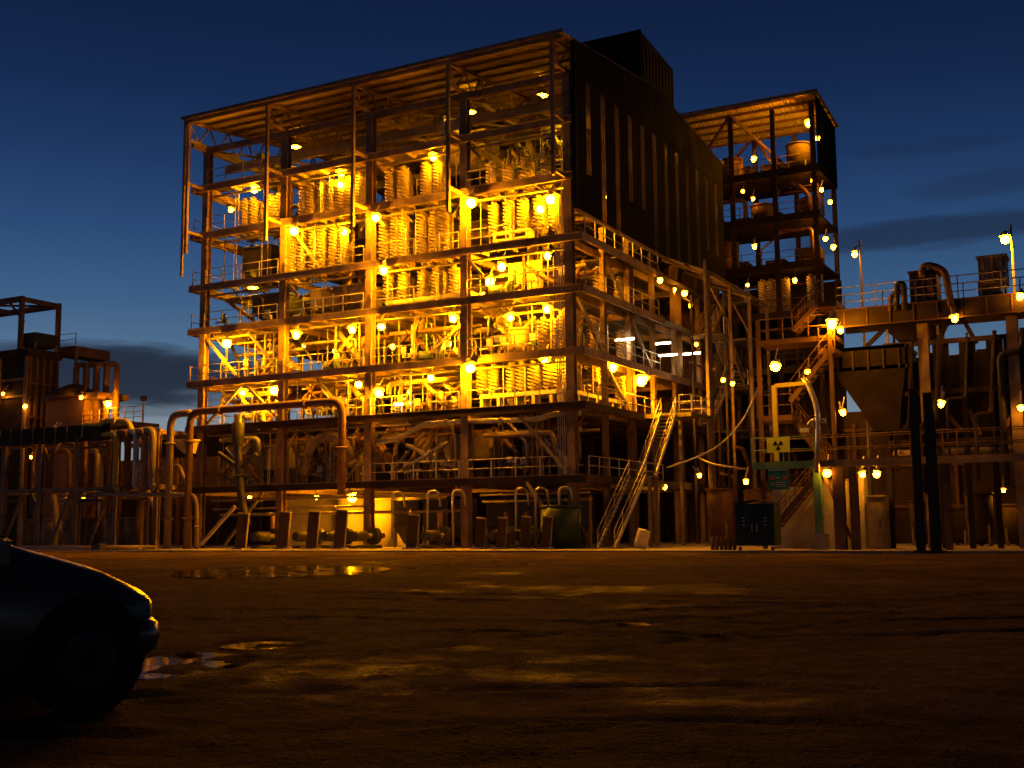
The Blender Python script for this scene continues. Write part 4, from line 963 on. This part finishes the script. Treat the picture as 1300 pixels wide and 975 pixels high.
# bridge
BY = -2.0
bg_ = thing('conveyor_bridge', 'high brown girder bridge with handrails spanning to the edge', 'bridge', (24, BY, 0))
b0, b1 = F(1062, 402, BY), F(1330, 385, BY); bz = (b0.z+b1.z)/2
pbox('girder', ((b0.x+b1.x)/2, BY, bz), (b1.x-b0.x, .2, .9), 'dkbrown', bg_); pbox('girder', ((b0.x+b1.x)/2, BY+2, bz), (b1.x-b0.x, .2, .9), 'dkbrown', bg_)
for k in range(9): pbox('girder_stiffener', (b0.x+.4+k*(b1.x-b0.x-.8)/8, BY-.12, bz), (.06, .05, .84), 'oxide', bg_)
for z in (bz-.44, bz+.44): pbox('girder_flange', ((b0.x+b1.x)/2, BY-.14, z), (b1.x-b0.x, .12, .06), 'oxide', bg_)
pbox('deck_plate', ((b0.x+b1.x)/2, BY+1, bz+.4), (b1.x-b0.x, 1.8, .1), 'deck', bg_)
railing((b0.x, BY, bz+.46), (b1.x, BY, bz+.46), bg_, 'rail', h=1.15, mid=3, step=2); railing((b0.x, BY+2, bz+.46), (b1.x, BY+2, bz+.46), bg_, 'rail', h=1.15, mid=3, step=2)
for px in (1176, 1290):
    p = F(px, 500, BY+1); pbox('bridge_leg', (p.x, BY+1, bz/2-.2), (.5, .5, bz-.5), 'frame', bg_, shape='H')
p = F(1172, 367, BY+1); 
def dbin(px0, px1, py0, py1, y, m, label, name='bin'):
    a, b_ = F(px0, py0, y), F(px1, py1, y); t = thing('steel_bin', label, 'bin', ((a.x+b_.x)/2, y+.7, b_.z))
    pbox(name, ((a.x+b_.x)/2, y+.7, (a.z+b_.z)/2), (b_.x-a.x, 1.4, a.z-b_.z), m, t)
    pbox('lid', ((a.x+b_.x)/2, y+.7, a.z+.04), (b_.x-a.x+.15, 1.55, .1), m, t)
    for k in range(3): pbox('stiffener', (a.x+(b_.x-a.x)*(k+.5)/3, y-.03, (a.z+b_.z)/2), (.08, .06, a.z-b_.z-.1), m, t)
    return t
dbin(1154, 1191, 347, 391, BY+.1, 'oxide', 'dark square bin standing on the bridge by the arched pipe')
t = dbin(1241, 1278, 328, 358, BY+.1, 'frame', 'dark square hopper on legs at the bridge end')
a = F(1259, 358, BY+.8); pbox('spout', (a.x, BY+.8, (a.z+bz+.4)/2), (.9, .9, a.z-bz-.4), 'frame', t)
for px in (1243, 1276): a = F(px, 358, BY+.2); pbox('leg', (a.x, BY+.2, (a.z+bz+.4)/2), (.12, .12, a.z-bz-.4), 'frame', t)
pipe_thing('arched_pipe', [tuple(F(1171, 352, BY-.1)), tuple(F(1171, 336, BY-.1)), tuple(F(1188, 338, BY-.1)), tuple(F(1200, 345, BY-.1)), tuple(F(1208, 390, BY-.1))], .17, 'oxide', 'rusty arched pipe rising over the square bin on the bridge', rad=.6)
pipe_thing('arched_pipe', [tuple(F(1138, 395, BY-.1)), tuple(F(1139, 360, BY-.1)), tuple(F(1147, 360, BY-.1)), tuple(F(1149, 395, BY-.1))], .15, 'poly', 'small black hairpin pipe beside the square bin', rad=.35)
pipe_thing('arched_pipe', [tuple(F(1130, 395, BY-.1)), tuple(F(1131, 373, BY-.1)), tuple(F(1150, 370, BY-.1))], .12, 'oxide', 'low brown hairpin pipe on the bridge next to the black one', rad=.3)
# dark elevated screen house with a hopper hanging at its near end
tk = thing('screen_house', 'big dark elevated screen house below the bridge', 'building', (24, 1, 0)); HY = -1.0
h0, h1 = F(1122, 440, HY), F(1335, 556, HY); hx0, hx1, hz1, hz0 = h0.x, h1.x, h0.z, h1.z
pbox('floor_slab', ((hx0+hx1)/2, HY+2.5, hz0), (hx1-hx0, 5, .3), 'tankd', tk)
n = 12
for k in range(n):
    x = hx0+(hx1-hx0)*(k+.5)/n; top = hz1-(.9 if k in (2, 5) else .0)-(.5 if k % 4 == 3 else 0)
    pbox('wall_panel', (x, HY+.03*(k % 2), (hz0+top)/2+.1), ((hx1-hx0)/n*.97, .08, top-hz0-.2), 'tankd', tk)
for k in range(7): pbox('house_post', (hx0+(hx1-hx0)*k/6, HY-.12, hz1/2), (.26, .2, hz1), 'tankd', tk)
for z in (hz0+.05, (hz0+hz1)/2, hz1): pbox('house_rail', ((hx0+hx1)/2, HY-.16, z), (hx1-hx0, .14, .24), 'dkbrown', tk)
pbox('back_wall', ((hx0+hx1)/2, HY+5, (hz0+hz1)/2), (hx1-hx0, .1, hz1-hz0), 'tankd', tk)
b = MB()
def rg(k, z, cx): return [(cx-2.0*k, HY-.3, z), (cx+1.6*k, HY-.3, z), (cx+1.6*k, HY+3*k, z), (cx-2.0*k, HY+3*k, z)]
q = F(1108, 440, HY); b.rings([rg(.35, F(1108, 548, HY).z, q.x+.6), rg(.55, F(1108, 520, HY).z, q.x+.4), rg(1, F(1108, 468, HY).z, q.x), rg(1.0, q.z, q.x)], smooth=False); hp = link('end_hopper', b.mesh('end_hopper', 'tankd'), tk)
for z in (q.z-.1, F(1108, 468, HY).z): 
    f = MB(); f.rings([rg(1.04, z-.09, q.x), rg(1.04, z+.09, q.x)], smooth=False); link('hopper_band', f.mesh('hopper_band', 'dkbrown'), hp)
for k in range(5): pbar('hopper_rib', (q.x-1.7+k*.75, HY-.34, q.z-.2), (q.x-1.7+k*.75, HY-.34, F(1108, 470, HY).z), .09, .07, 'dkbrown', hp)
p = F(1160, 425, HY+1); hopper((p.x, HY+1.5, hz1+.1), 2.6, 2.0, 2.0, 'tankd', 'dark feed hopper on top of the elevated screen house', .6)
for k in range(9):
    x = hx0+.4+k*1.25; zz = clr.uniform(hz0+.5, hz1-.6)
    pipe_thing('service_pipe', [(x, HY-.4, hz0-clr.uniform(.5, 2.5)), (x, HY-.4, zz), (x+clr.uniform(.5, 1.1), HY-.4, zz), (x+1.1, HY-.4, hz1+.3)], clr.choice([.07, .1, .15]), clr.choice(['tankd', 'dkbrown', 'poly']), f"{ORD[k]} crooked pipe climbing the front of the screen house", 'pipe', 'pipes on the screen house front', False)
for k, (pa, pb) in enumerate([((1100, 440), (1135, 405)), ((1188, 440), (1205, 405)), ((1240, 436), (1222, 404))]):
    a, b_ = F(*pa, 0), F(*pb, 0); o = pbar('support_strut', a, b_, .2, .2, 'dkbrown'); tag(o, f"{['long slanting', 'short leaning', 'reversed leaning'][k]} strut between the screen house and the bridge", 'strut')
# thick foreground columns
for k, (px, y, w, h) in enumerate([(1170, -7.5, .34, 7.2), (1189, -7.3, .42, 7.0)]):
    p = F(px, 702, y); t = thing('tall_column', f"{['slimmer', 'thicker'][k]} of two dark columns before the walkway", 'column', (p.x, y, 0))
    pbox('shaft', (p.x, y, h/2), (w, w, h), 'dkbrown', t, shape='H'); pbox('base_plate', (p.x, y, .06), (w+.25, w+.25, .1), 'dark', t)
# sheds, low wall, cabinets under the walkway
for k, (px0, px1, py0, y, m) in enumerate([(1042, 1078, 612, -2.2, 'cream'), (1084, 1100, 605, -2.0, 'cream'), (1101, 1126, 632, -2.6, 'tank')]):
    a, b_ = F(px0, py0, y), F(px1, 694, y); t = thing('switch_cabinet', f"{['wide pale', 'narrow pale', 'low brown'][k]} switch cabinet lit under the walkway lamps", 'cabinet', ((a.x+b_.x)/2, y, 0))
    pbox('cabinet_body', ((a.x+b_.x)/2, y+.5, a.z/2+.04), (b_.x-a.x, 1.0, a.z), m, t); pbox('cabinet_roof', ((a.x+b_.x)/2, y+.48, a.z+.08), (b_.x-a.x+.12, 1.15, .08), 'steel', t)
    pbox('cabinet_door', ((a.x+b_.x)/2, y-.02, a.z/2), ((b_.x-a.x)*.8, .04, a.z*.82), m, t); pbox('door_handle', (b_.x-.25, y-.06, a.z/2), (.05, .05, .3), 'dark', t)
o = pbox('block_wall', (13.9, -1.5, 1.6), (3.6, .2, 3.2), 'conc'); tag(o, 'pale block wall behind the lower flight of the stair tower', 'wall')
for k, (px, py, y, kd, wr) in enumerate([(1050, 601, WY+.3, 'dim', 'below the green walkway'), (1095, 603, -3.0, 'dim', 'over the switch cabinets'), (1113, 602, -2.9, 'dim', 'over the switch cabinets'), (947, 612, -1, 'small', 'beside the green skip cabinet'), (1056, 411, SY-.3, 'mid', 'at the head of the stair tower'),
                                     (1067, 420, SY+.8, 'dim', 'at the head of the stair tower'), (984, 466, -6.0, 'mid', 'on the middle landing of the stair tower'), (1025, 472, SY+1, 'small', 'on the middle landing of the stair tower'), (1295, 376, BY-.4, 'dim', 'on the handrail of the bridge'), (1212, 405, BY-.4, 'dim', 'below the bridge girder'),
                                     (1297, 437, 2, 'dim', 'at the screen house edge'), (1195, 513, -6.5, 'small', 'on the thicker dark column'), (1296, 518, -2, 'small', 'below the screen house'), (1070, 524, -3, 'small', 'beside the standpipe'), (918, 483, 6, 'small', 'in the pipework behind the yard stair'), (930, 487, 6, 'small', 'in the pipework behind the yard stair'),
                                     (1267, 623, 6, 'small', 'in the far shed under the tank'), (1274, 623, 6, 'small', 'in the far shed under the tank')]):
    lamp(F(px, py, y), kd, wr, group='lamps on the stair tower and bridge')
def mast(px, py, t_, label, kd='flood'):
    d = fw + rt*(px-650)/FPX - up*(py-487.5)/FPX; p = CAM+d*t_
    t = thing('light_mast', label, 'light mast', (p.x, p.y, 0)); b = MB(); b.tube([(p.x+.35, p.y, .1), (p.x+.35, p.y, p.z+.9)], [.16, .06], 8); link('mast_pole', b.mesh('mast_pole', 'steel'), t)
    link('globe', GM[kd], t, Matrix.Translation(p)); link('lamp_cap', CAPM[kd], t, Matrix.Translation(p+V((0, 0, .2)))); pbar('mast_arm', p+V((0, 0, .4)), p+V((.35, 0, .6)), .07, .07, 'steel', t)
mast(1085, 323, 74, 'tall slim light mast standing behind the stair tower', 'dim'); mast(1276, 304, 70, 'tall light mast beyond the hopper on the bridge', 'flood')
# far shed and pipework behind the tank, right edge
fs = thing('far_shed', 'low dim building with pitched roof beyond the screen house', 'shed', (24, 14, 0)); a, b_ = F(1215, 440, 12), F(1330, 440, 12)
pbox('wall', ((a.x+b_.x)/2, 14, 5.2), (b_.x-a.x, 4, 10.3), 'dkbrown', fs); pbox('lower_wall', (24, 16.4, 4.3), (24, .3, 8.6), 'dkbrown', fs)
for k in range(12): pbox('wall_post', (12.6+k*2.05, 16.2, 3.9), (.22, .16, 7.8), 'oxide', fs)
for z in (2.4, 5.0, 7.4): pbox('wall_rail', (24, 16.18, z), (24, .1, .18), 'oxide', fs)
b = MB(); b.rings([[(a.x-.3, 11.7, 10.4), (a.x-.3, 14, 11.6), (a.x-.3, 16.3, 10.4)], [(b_.x, 11.7, 10.4), (b_.x, 14, 11.6), (b_.x, 16.3, 10.4)]], smooth=False); link('roof', b.mesh('roof', 'frame'), fs)
for k, (pa, pb) in enumerate([((1230, 520), (1245, 552)), ((1290, 520), (1272, 550)), ((1146, 545), (1164, 530)), ((1205, 528), (1222, 548))]):
    o = pbar('knee_brace', F(*pa, -1), F(*pb, -1), .2, .2, 'oxide'); tag(o, f"{ORD[k]} lit knee brace from the edge-side, under the screen house", 'brace')
pipe_thing('header_pipe', [tuple(F(1130, 575, -1)), tuple(F(1300, 568, -1))], .16, 'pipe', 'long dim pipe running behind the walkway rails', 'pipe')
for k in range(8):
    x = 18+k*1.6; y = clr.uniform(5, 9); tank((x, y, .08), .7, clr.uniform(1.6, 3), 'dkbrown', f"{ORD[k]} dim rusty vessel in the row under the screen house", cone=.4, group='vessels under the screen house')
# green cabinet
c = F(959, 700, -6.2); t = thing('steel_cabinet', 'dark green double-door steel cabinet on short legs in the yard', 'cabinet', (c.x, -5.7, 0))
a, b_ = F(934, 640, -6.2), F(985, 690, -6.2); w = b_.x-a.x; h = a.z
pbox('cabinet_body', (c.x, -5.6, h/2+.15), (w, 1.1, h-.3), 'gdark', t)
b = MB(); b.rings([[(c.x-w/2-.06, -6.25, h), (c.x-w/2-.06, -5, h), (c.x-w/2-.06, -5, h+.06), (c.x-w/2-.06, -6.25, h+.06)], [(c.x, -6.25, h+.14), (c.x, -5, h+.14), (c.x, -5, h+.2), (c.x, -6.25, h+.2)], [(c.x+w/2+.06, -6.25, h), (c.x+w/2+.06, -5, h), (c.x+w/2+.06, -5, h+.06), (c.x+w/2+.06, -6.25, h+.06)]], smooth=False); link('cabinet_roof', b.mesh('cabinet_roof', 'gdark'), t)
for s in (-1, 1):
    dr = pbox('cabinet_door', (c.x+s*w*.25, -6.17, h/2+.15), (w*.46, .05, h-.45), 'gdark', t); pbox('door_handle', (c.x+s*.12, -6.22, h*.5), (.05, .06, .35), 'rail', dr)
    for k in range(3): pbox('vent_plate', (c.x+s*w*.28, -6.21, h*.56+.17*k), (.12, .02, .06), 'rail', dr)
    pbox('leg', (c.x+s*w*.42, -6.0, .12), (.14, .14, .24), 'dark', t)
# gas bottles and drums near the cabinet
for k in range(6):
    p = F(905+k*5.5, 697, -5.2); b = MB(); b.lathe([(.1, .08), (.1, .55), (.06, .68), (.03, .74)], 10, (p.x, -5.2, 0))
    o = link('gas_bottle', b.mesh('gas_bottle', 'oxide')); tag(o, f"{ORD[k]} small rusty gas bottle in the row beside the green cabinet", 'gas bottle', 'gas bottles beside the cabinet')
p = F(815, 672, -1.5); t = thing('white_drum', 'pale plastic drum lying tilted under the yard stair', 'drum', (p.x, -1.5, .2)); b = MB(); b.lathe([(.02, -.5), (.33, -.48), (.36, -.2), (.36, .25), (.33, .48), (.02, .5)], 14)
link('drum_body', b.mesh('drum_body', 'cream'), t, Matrix.Translation((p.x, -1.5, .62)) @ Matrix.Rotation(.3, 4, 'Y'))

# ------------------------------------------------------------------ left-hand plant
lp = thing('pipe_rack', 'dark steel pipe rack full of pipes at the left edge', 'pipe rack', (-38, -2, 0)); RY = -2.0
rx0, rx1 = -50, F(200, 600, RY).x; rz = F(120, 553, RY).z
for x in [rx0+i*(rx1-rx0)/5 for i in range(6)]:
    for y in (RY, RY+3): pbox('rack_post', (x, y, rz/2), (.34, .34, rz), 'frame', lp, shape='H')
    for z in (rz, 4.3): pbox('cross_beam', (x, RY+1.5, z), (.24, 3, .3), 'frame', lp)
for y in (RY, RY+3):
    for z, h in ((rz, .5), (4.3, .3)): pbox('side_beam', ((rx0+rx1)/2, y-.02, z-.02), (rx1-rx0+.4, .2, h), 'frame', lp)
pbox('cover_plate', ((rx0+rx1)/2-2.5, RY-.14, rz+.2), (rx1-rx0-4, .06, 1.2), 'dkbrown', lp)
for k in range(9): pbox('cover_rib', (rx0+1+k*1.2, RY-.19, rz+.2), (.08, .05, 1.2), 'frame', lp)
for x in (-46, -41, -37): pbar('brace', (x, RY, .2), (x+2, RY, 4.2), .16, .16, 'frame', lp)
for k, (px, w, m) in enumerate([(146, .2, 'yellow'), (160, .24, 'oxide'), (170, .22, 'galv'), (180, .24, 'pipe'), (190, .26, 'pipe')]):
    p0 = F(px, 620, RY-.3-.05*k); x = p0.x; zt = F(px, 550-k, RY-.3).z
    pipe_thing('drop_pipe', [(x-3.2, RY+.3, zt), (x, RY-.3, zt), (x, RY-.3, 4.4), (x+.3, RY-.3, 4.2)], w, m, f"{ORD[k]} pipe bending down at the end of the pipe rack", 'pipe', 'drop pipes on the pipe rack', False, .5)
pipe_thing('yellow_pipe', [tuple(F(106, 556, RY)), tuple(F(107, 540, RY)), tuple(F(132, 540, RY)), tuple(F(134, 534, RY)), tuple(F(163, 535, RY)), tuple(F(168, 548, RY))], .2, 'yellow', 'bright yellow stepped pipe on top of the pipe rack', rad=.35)
pipe_thing('loop_pipe', [tuple(F(198, 622, RY)), tuple(F(198, 596, RY)), tuple(F(228, 590, RY)), tuple(F(232, 604, RY)), tuple(F(240, 616, RY)), tuple(F(241, 697, RY))], .13, 'pipe', 'bent service pipe looping beside the swan-neck pipe', rad=.4)
pipe_thing('loop_pipe', [tuple(F(120, 628, RY-.5)), tuple(F(198, 628, RY-.5)), tuple(F(246, 628, RY-.5)), tuple(F(250, 640, RY-.5)), tuple(F(250, 697, RY-.5))], .14, 'pipe', 'level service pipe bending to the ground by the open end', rad=.4)
for k, x in enumerate(sorted(clr.uniform(rx0+4, rx1-1) for _ in range(24))):
    y = clr.uniform(RY+.2, RY+2.8); lo = k % 2 == 0
    z0, z1 = (.1, 4.1) if lo else (4.5, rz-.3)
    pts = [(x, y, z0), (x, y, z0+(z1-z0)*.65), (x+clr.uniform(-1.4, 1.4), y, z1)] if k % 3 else [(x-2, y, z1-.5), (x+1, y, z1-.5), (x+1, y, z0)]
    pipe_thing('process_pipe', pts, clr.choice([.08, .13, .2]), clr.choice(['pipe2', 'pipe', 'poly', 'oxide']), f"{ORD[k//2]} bent pipe from the frame edge in the {'lower' if lo else 'upper'} rack tier", 'pipe', f"pipes in the {'lower' if lo else 'upper'} rack tier", False)
for k in range(6):
    x = -47+k*2.2; tank((x, 1.4, .08), .75, 2.2, 'tank', f"{ORD[k]} brown vessel standing behind the pipe rack", group='vessels behind the pipe rack')
for k, (px0, px1, y) in enumerate([(30, 120, -5.5), (60, 170, -6), (90, 190, -5)]):
    a, b_ = F(px0, 695, y), F(px1, 692, y); pipe_thing('loose_pipe', [(a.x, y, .2), (b_.x, y+.6, .2)], .16, 'pipe', f"{['nearest', 'middle', 'farthest'][k]} loose pipe length lying on the ground before the rack", 'pipe', None, False)
o = pbox('timber_block', tuple(F(125, 694, -6.3)), (.8, .5, .4), 'dark'); tag(o, 'dark timber block beside the loose pipes on the ground', 'block')
# tall brown plant building further back with portal frame
LY = 8.0
pb_ = thing('plant_building', 'brown clad plant building with open portal frame on its roof', 'building', (-52, LY+4, 0))
def G(px, py, dy=0): return at(px, py, LY+dy)
a = G(-160, 448); b_ = G(36, 452); zt = b_.z; LD = 3.3
pbox('wall', ((a.x+b_.x)/2, LY+LD/2, zt/2), (b_.x-a.x, LD, zt), 'dkbrown', pb_)
for k in range(5): pbox('wall_post', (b_.x+.06, LY+.2+k*(LD-.4)/4, zt/2), (.16, .26, zt), 'oxide', pb_)
for z in (zt*.45, zt*.68, zt*.86): pbox('wall_rail', (b_.x+.1, LY+LD/2, z), (.12, LD, .2), 'oxide', pb_)
for z in (G(60, 478).z, G(60, 500).z): pbox('wall_rail', ((a.x+b_.x)/2, LY-.08, z), (b_.x-a.x, .14, .2), 'frame', pb_)
for px in (-20, 0, 34): x = G(px, 480).x; pbox('wall_post', (x, LY-.1, zt/2), (.36, .2, zt), 'frame', pb_)
pbox('roof_slab', ((a.x+b_.x)/2, LY+LD/2, zt+.35), (b_.x-a.x+.4, LD+.4, .7), 'dkbrown', pb_)
b_ = V((b_.x, LY+LD, b_.z)); p = at(96, 438, LY+LD); LY_, LY = LY, LY+LD; pbox('side_platform', ((p.x+b_.x)/2, LY+2, p.z-.5), (p.x-b_.x, 4, .9), 'oxide', pb_); railing((b_.x, LY, p.z), (p.x, LY, p.z), pb_, 'oxide')
pbox('platform_leg', (p.x-.1, LY+.2, p.z/2), (.2, .2, p.z-1), 'frame', pb_)
LY = LY_; zp = G(25, 379).z; xr = G(25, 400).x; LW = 4.2
for x, y in [(xr, LY+.2), (xr-13, LY+.2), (xr, LY+LW), (xr-13, LY+LW)]: pbox('portal_leg', (x, y, (zp+zt)/2+.3), (.36, .36, zp-zt-.6), 'oxide', pb_)
for y in (LY+.2, LY+LW): pbox('portal_beam', (xr-6.5, y, zp), (13.4, .3, .5), 'oxide', pb_)
for x in (xr, xr-6.5, xr-13): pbox('portal_beam', (x, LY+.1+LW/2, zp-.02), (.3, LW, .42), 'oxide', pb_)
pbar('portal_brace', (xr-6, LY+.3, zp), (xr, LY+LW, zp), .18, .18, 'oxide', pb_); pbar('portal_brace', (xr, LY+.2, zp-1.8), (xr-1.6, LY+.2, zp-.2), .16, .16, 'oxide', pb_); pbar('portal_brace', (xr-12, LY+.3, zp), (xr-6.5, LY+LW, zp), .18, .18, 'oxide', pb_)
pbox('rear_wall', (-47, LY+9, 3.9), (42, .4, 7.8), 'dkbrown', pb_)
for k in range(16): pbox('wall_post', (-66+k*2.4, LY+8.7, 3.9), (.3, .2, 7.8), 'oxide', pb_)
hopper((xr+.6, LY+1.7, zt+.7), 1.9, 2.4, 1.5, 'dark', 'dark box hopper on the roof beneath the portal frame', .8)
tank((xr-9.2, LY+2.6, zt+.7), 1.6, 2.2, 'oxide', 'rusty round tank on the roof at the left edge', cone=.4)
# arched ducts and lower annex
for k in range(4):
    x = G(84+k*13, 500).x; zt2 = G(90, 461+k).z
    pipe_thing('arched_duct', [(x, LY+1, 8.5), (x, LY+1, zt2), (x+.95, LY+1.2, zt2), (x+.95, LY+1.2, 8.8)], .26, 'oxide', f"{ORD[k]} arched brown duct from the plant building", 'duct', 'arched ducts beside the plant building', False, .5)
ax = thing('annex_platform', 'lit lower platform annex below the arched ducts', 'platform', (-46, LY, 0)); a = G(60, 508); b_ = G(132, 506)
pbox('deck_plate', ((a.x+b_.x)/2, LY+1, a.z), (b_.x-a.x, 3.4, .5), 'oxide', ax); pbox('annex_wall', ((a.x+b_.x)/2-1, LY+1.2, a.z/2), (b_.x-a.x-2.2, 2.8, a.z-.5), 'oxide', ax)
b = MB(); q0 = G(88, 502); b.lathe([(2.0, q0.z-.2), (1.6, q0.z+.5), (.5, q0.z+1.0)], 16, (q0.x, LY+.6, 0)); link('cone_roof', b.mesh('cone_roof', 'dkbrown'), ax)
c2 = G(185, 540); railing((b_.x-2, LY-.4, G(110, 541).z), (c2.x, LY-.4, G(110, 541).z), ax, 'frame', h=1.3, mid=3, step=1.0)
pbox('deck_plate', ((b_.x+c2.x)/2-1, LY, G(110, 544).z), (c2.x-b_.x+2, 3, .3), 'oxide', ax)
for x in (b_.x, c2.x-.2): pbox('platform_leg', (x, LY, G(110, 546).z/2), (.3, .3, G(110, 546).z), 'frame', ax)
for k, px in enumerate((151, 182)):
    p = G(px, 520, 6); t = thing('flag_mast', f"{['first', 'second'][k]} thin mast with small box top past the annex platform", 'mast', (p.x, LY+6, 0)); zt3 = G(px, 506, 6).z
    pbox('mast_pole', (p.x, LY+6, zt3/2), (.09, .09, zt3), 'steel', t); pbox('mast_head', (p.x, LY+6, zt3), (.5, .3, .4), 'dark', t)
for px, py, dy, kd in [(26, 419, 1, 'dim'), (137, 513, -.6, 'flood'), (32, 516, -.5, 'dim'), (4, 500, -.5, 'small'), (103, 505, -1, 'small'), (66, 549, -6, 'small'), (71, 549, -6, 'small'), (40, 580, -5, 'small'), (85, 634, -6, 'small'), (106, 634, -6, 'small')]:
    lamp(G(px, py, dy), kd, 'on the plant at the left edge', group='lamps on the left plant')
# plant seen past the open end
t = thing('plant_building', 'low brown plant block glimpsed past the swan-neck pipe', 'building', (-50, 33, 0)); BYY = 31; a, b_ = at(190, 556, BYY), at(540, 556, BYY)
pbox('wall', ((a.x+b_.x)/2, BYY+2, a.z/2), (b_.x-a.x, 4, a.z), 'dkbrown', t); pbox('roof_slab', ((a.x+b_.x)/2, BYY+2, a.z+.15), (b_.x-a.x+.6, 4.6, .3), 'frame', t)
for k in range(7): pbox('window_opening', (a.x+1.5+k*(b_.x-a.x-3)/6, BYY-.04, a.z*.62), (1.4, .06, 1.1), 'dark', t); pbox('wall_post', (a.x+.3+k*(b_.x-a.x-.6)/6, BYY-.1, a.z/2), (.3, .2, a.z), 'frame', t)
for z in (2.2, 4.4, 7.6): pbox('wall_rail', ((a.x+b_.x)/2, BYY-.14, z), (b_.x-a.x, .12, .2), 'frame', t)

# ------------------------------------------------------------------ parked car
def car():
    ang = math.radians(36); hd = rt0*math.cos(ang)+V((fw.x, fw.y, 0)).normalized()*math.sin(ang); hd.z = 0; hd.normalize()
    sd = V((hd.y, -hd.x, 0))                        # towards the car's right side (camera side)
    wc = gnd(104, 899)                             # contact of the front wheel facing the camera
    # local: x forward from the front axle, y to the right, z up
    org = wc-sd*.78
    t = thing('parked_car', 'dark car nose parked at the left edge of the muddy yard', 'car', (org.x, org.y, 0))
    Mx = Matrix((hd, sd, V((0, 0, 1.06)))).transposed().to_4x4(); Mx.translation = org
    P = lambda x, y, z: Mx @ V((x, y, z))
    # stations: x, half width, bottom, belt, top, half width at top
    S = [(.50, .60, .34, .56, .60, .52), (.485, .72, .27, .63, .69, .62), (.42, .78, .22, .66, .735, .66), (.30, .82, .21, .685, .79, .68), (.12, .845, .21, .72, .87, .70), (-.18, .855, .21, .76, .955, .70), (-.36, .86, .21, .79, 1.005, .69),
         (-.46, .86, .21, .81, 1.04, .68), (-.85, .86, .21, .84, 1.29, .62), (-1.25, .86, .21, .86, 1.44, .56), (-2.0, .86, .21, .87, 1.49, .54), (-2.8, .86, .21, .88, 1.42, .55), (-3.25, .85, .22, .89, 1.16, .60), (-3.5, .82, .24, .88, 1.02, .64), (-3.7, .74, .3, .80, .92, .62)]
    b = MB(); rows = []
    for x, w, zb, zs, zt, wt in S:
        half = [(w*.86, zb), (w*.985, zb+.10), (w, (zb+zs)/2), (w*.985, zs-.03), (w*.94, zs+.02), (wt+.05, zs+(zt-zs)*.75 if zt-zs > .2 else zt-.05), (wt, zt-.02), (wt*.5, zt+.01)]
        ring = [P(x, y, z) for y, z in half]+[P(x, -y, z) for y, z in reversed(half)]
        rows.append(ring)
    b.rings(rows); body = link('body', b.mesh('body', 'carp'), t)
    # glass
    def pane(name, pts): 
        g = MB(); g.quad([P(*q) for q in pts]); return link(name, g.mesh(name, 'glass'), t)
    pane('windscreen', [(-.44, .60, 1.052), (-1.22, .53, 1.452), (-1.22, -.53, 1.452), (-.44, -.60, 1.052)])
    for s in (-1, 1):
        pane('side_window', [(-.60, s*.862, .87), (-2.1, s*.868, .90), (-2.1, s*.66, 1.36), (-1.28, s*.66, 1.35)])
        pane('side_window', [(-2.36, s*.86, .90), (-3.2, s*.85, .92), (-2.95, s*.66, 1.30), (-2.36, s*.66, 1.36)])
        m = pbox('wing_mirror', P(-.66, s*.97, .98), (.12, .2, .14), 'carp', t)
        hl = MB(); hl.rings([[P(.40, s*.52, .56), P(.51, s*.50, .54), P(.505, s*.50, .65), P(.42, s*.52, .70)], [P(.22, s*.835, .60), P(.45, s*.78, .55), P(.44, s*.765, .66), P(.22, s*.81, .70)]], smooth=False); link('headlight', hl.mesh('headlight', 'lens'), t)
        for x in (0, -2.65):
            # wheel arch, tyre, rim
            c = P(x, s*.78, .31); ax_ = sd
            a = MB(); n = 20; r0, r1 = .30, .385
            a.rings([[P(x+r1*math.cos(q*2*math.pi/n), s*.868, .33+r1*math.sin(q*2*math.pi/n)) for q in range(n)], [P(x+r1*math.cos(q*2*math.pi/n), s*.60, .33+r1*math.sin(q*2*math.pi/n)) for q in range(n)]]); link('wheel_arch', a.mesh('wheel_arch', 'rubber'), t)
            w = MB(); prof = [(.20, -.09), (.285, -.10), (.31, -.07), (.31, .07), (.285, .10), (.20, .09)]
            w.rings([[P(x+r*math.cos(q*2*math.pi/24), s*.80+o_, .31+r*math.sin(q*2*math.pi/24)) for q in range(24)] for r, o_ in prof])
            wh = link('wheel', w.mesh('wheel', 'rubber'), t)
            g = MB(); g.rings([[P(x+r*math.cos(q*2*math.pi/18), s*(.80+o_), .31+r*math.sin(q*2*math.pi/18)) for q in range(18)] for r, o_ in ((.2, .085), (.17, .10), (.03, .085))]); link('rim', g.mesh('rim', 'dark'), wh)
    bp = MB(); pts = [P(.30, .86, .42), P(.44, .80, .42), P(.52, .5, .41), P(.54, 0, .41), P(.52, -.5, .41), P(.44, -.80, .42), P(.30, -.86, .42)]
    bp.tube(bend(pts, .2), .075, 8); bp.v = [(x_, y_, .43+(z_-.43)*1.75) for x_, y_, z_ in bp.v]; link('bumper', bp.mesh('bumper', 'carp'), t)
    for s in (-1, 1): 
        q = MB(); q.tube([P(-.46, s*.2, 1.07), P(-.68, s*.45, 1.19)], .012, 5); link('wiper', q.mesh('wiper', 'rubber'), t)
    pbar('door_handle', P(-1.95, .875, .80), P(-2.15, .875, .80), .03, .03, 'carp', t)
car()
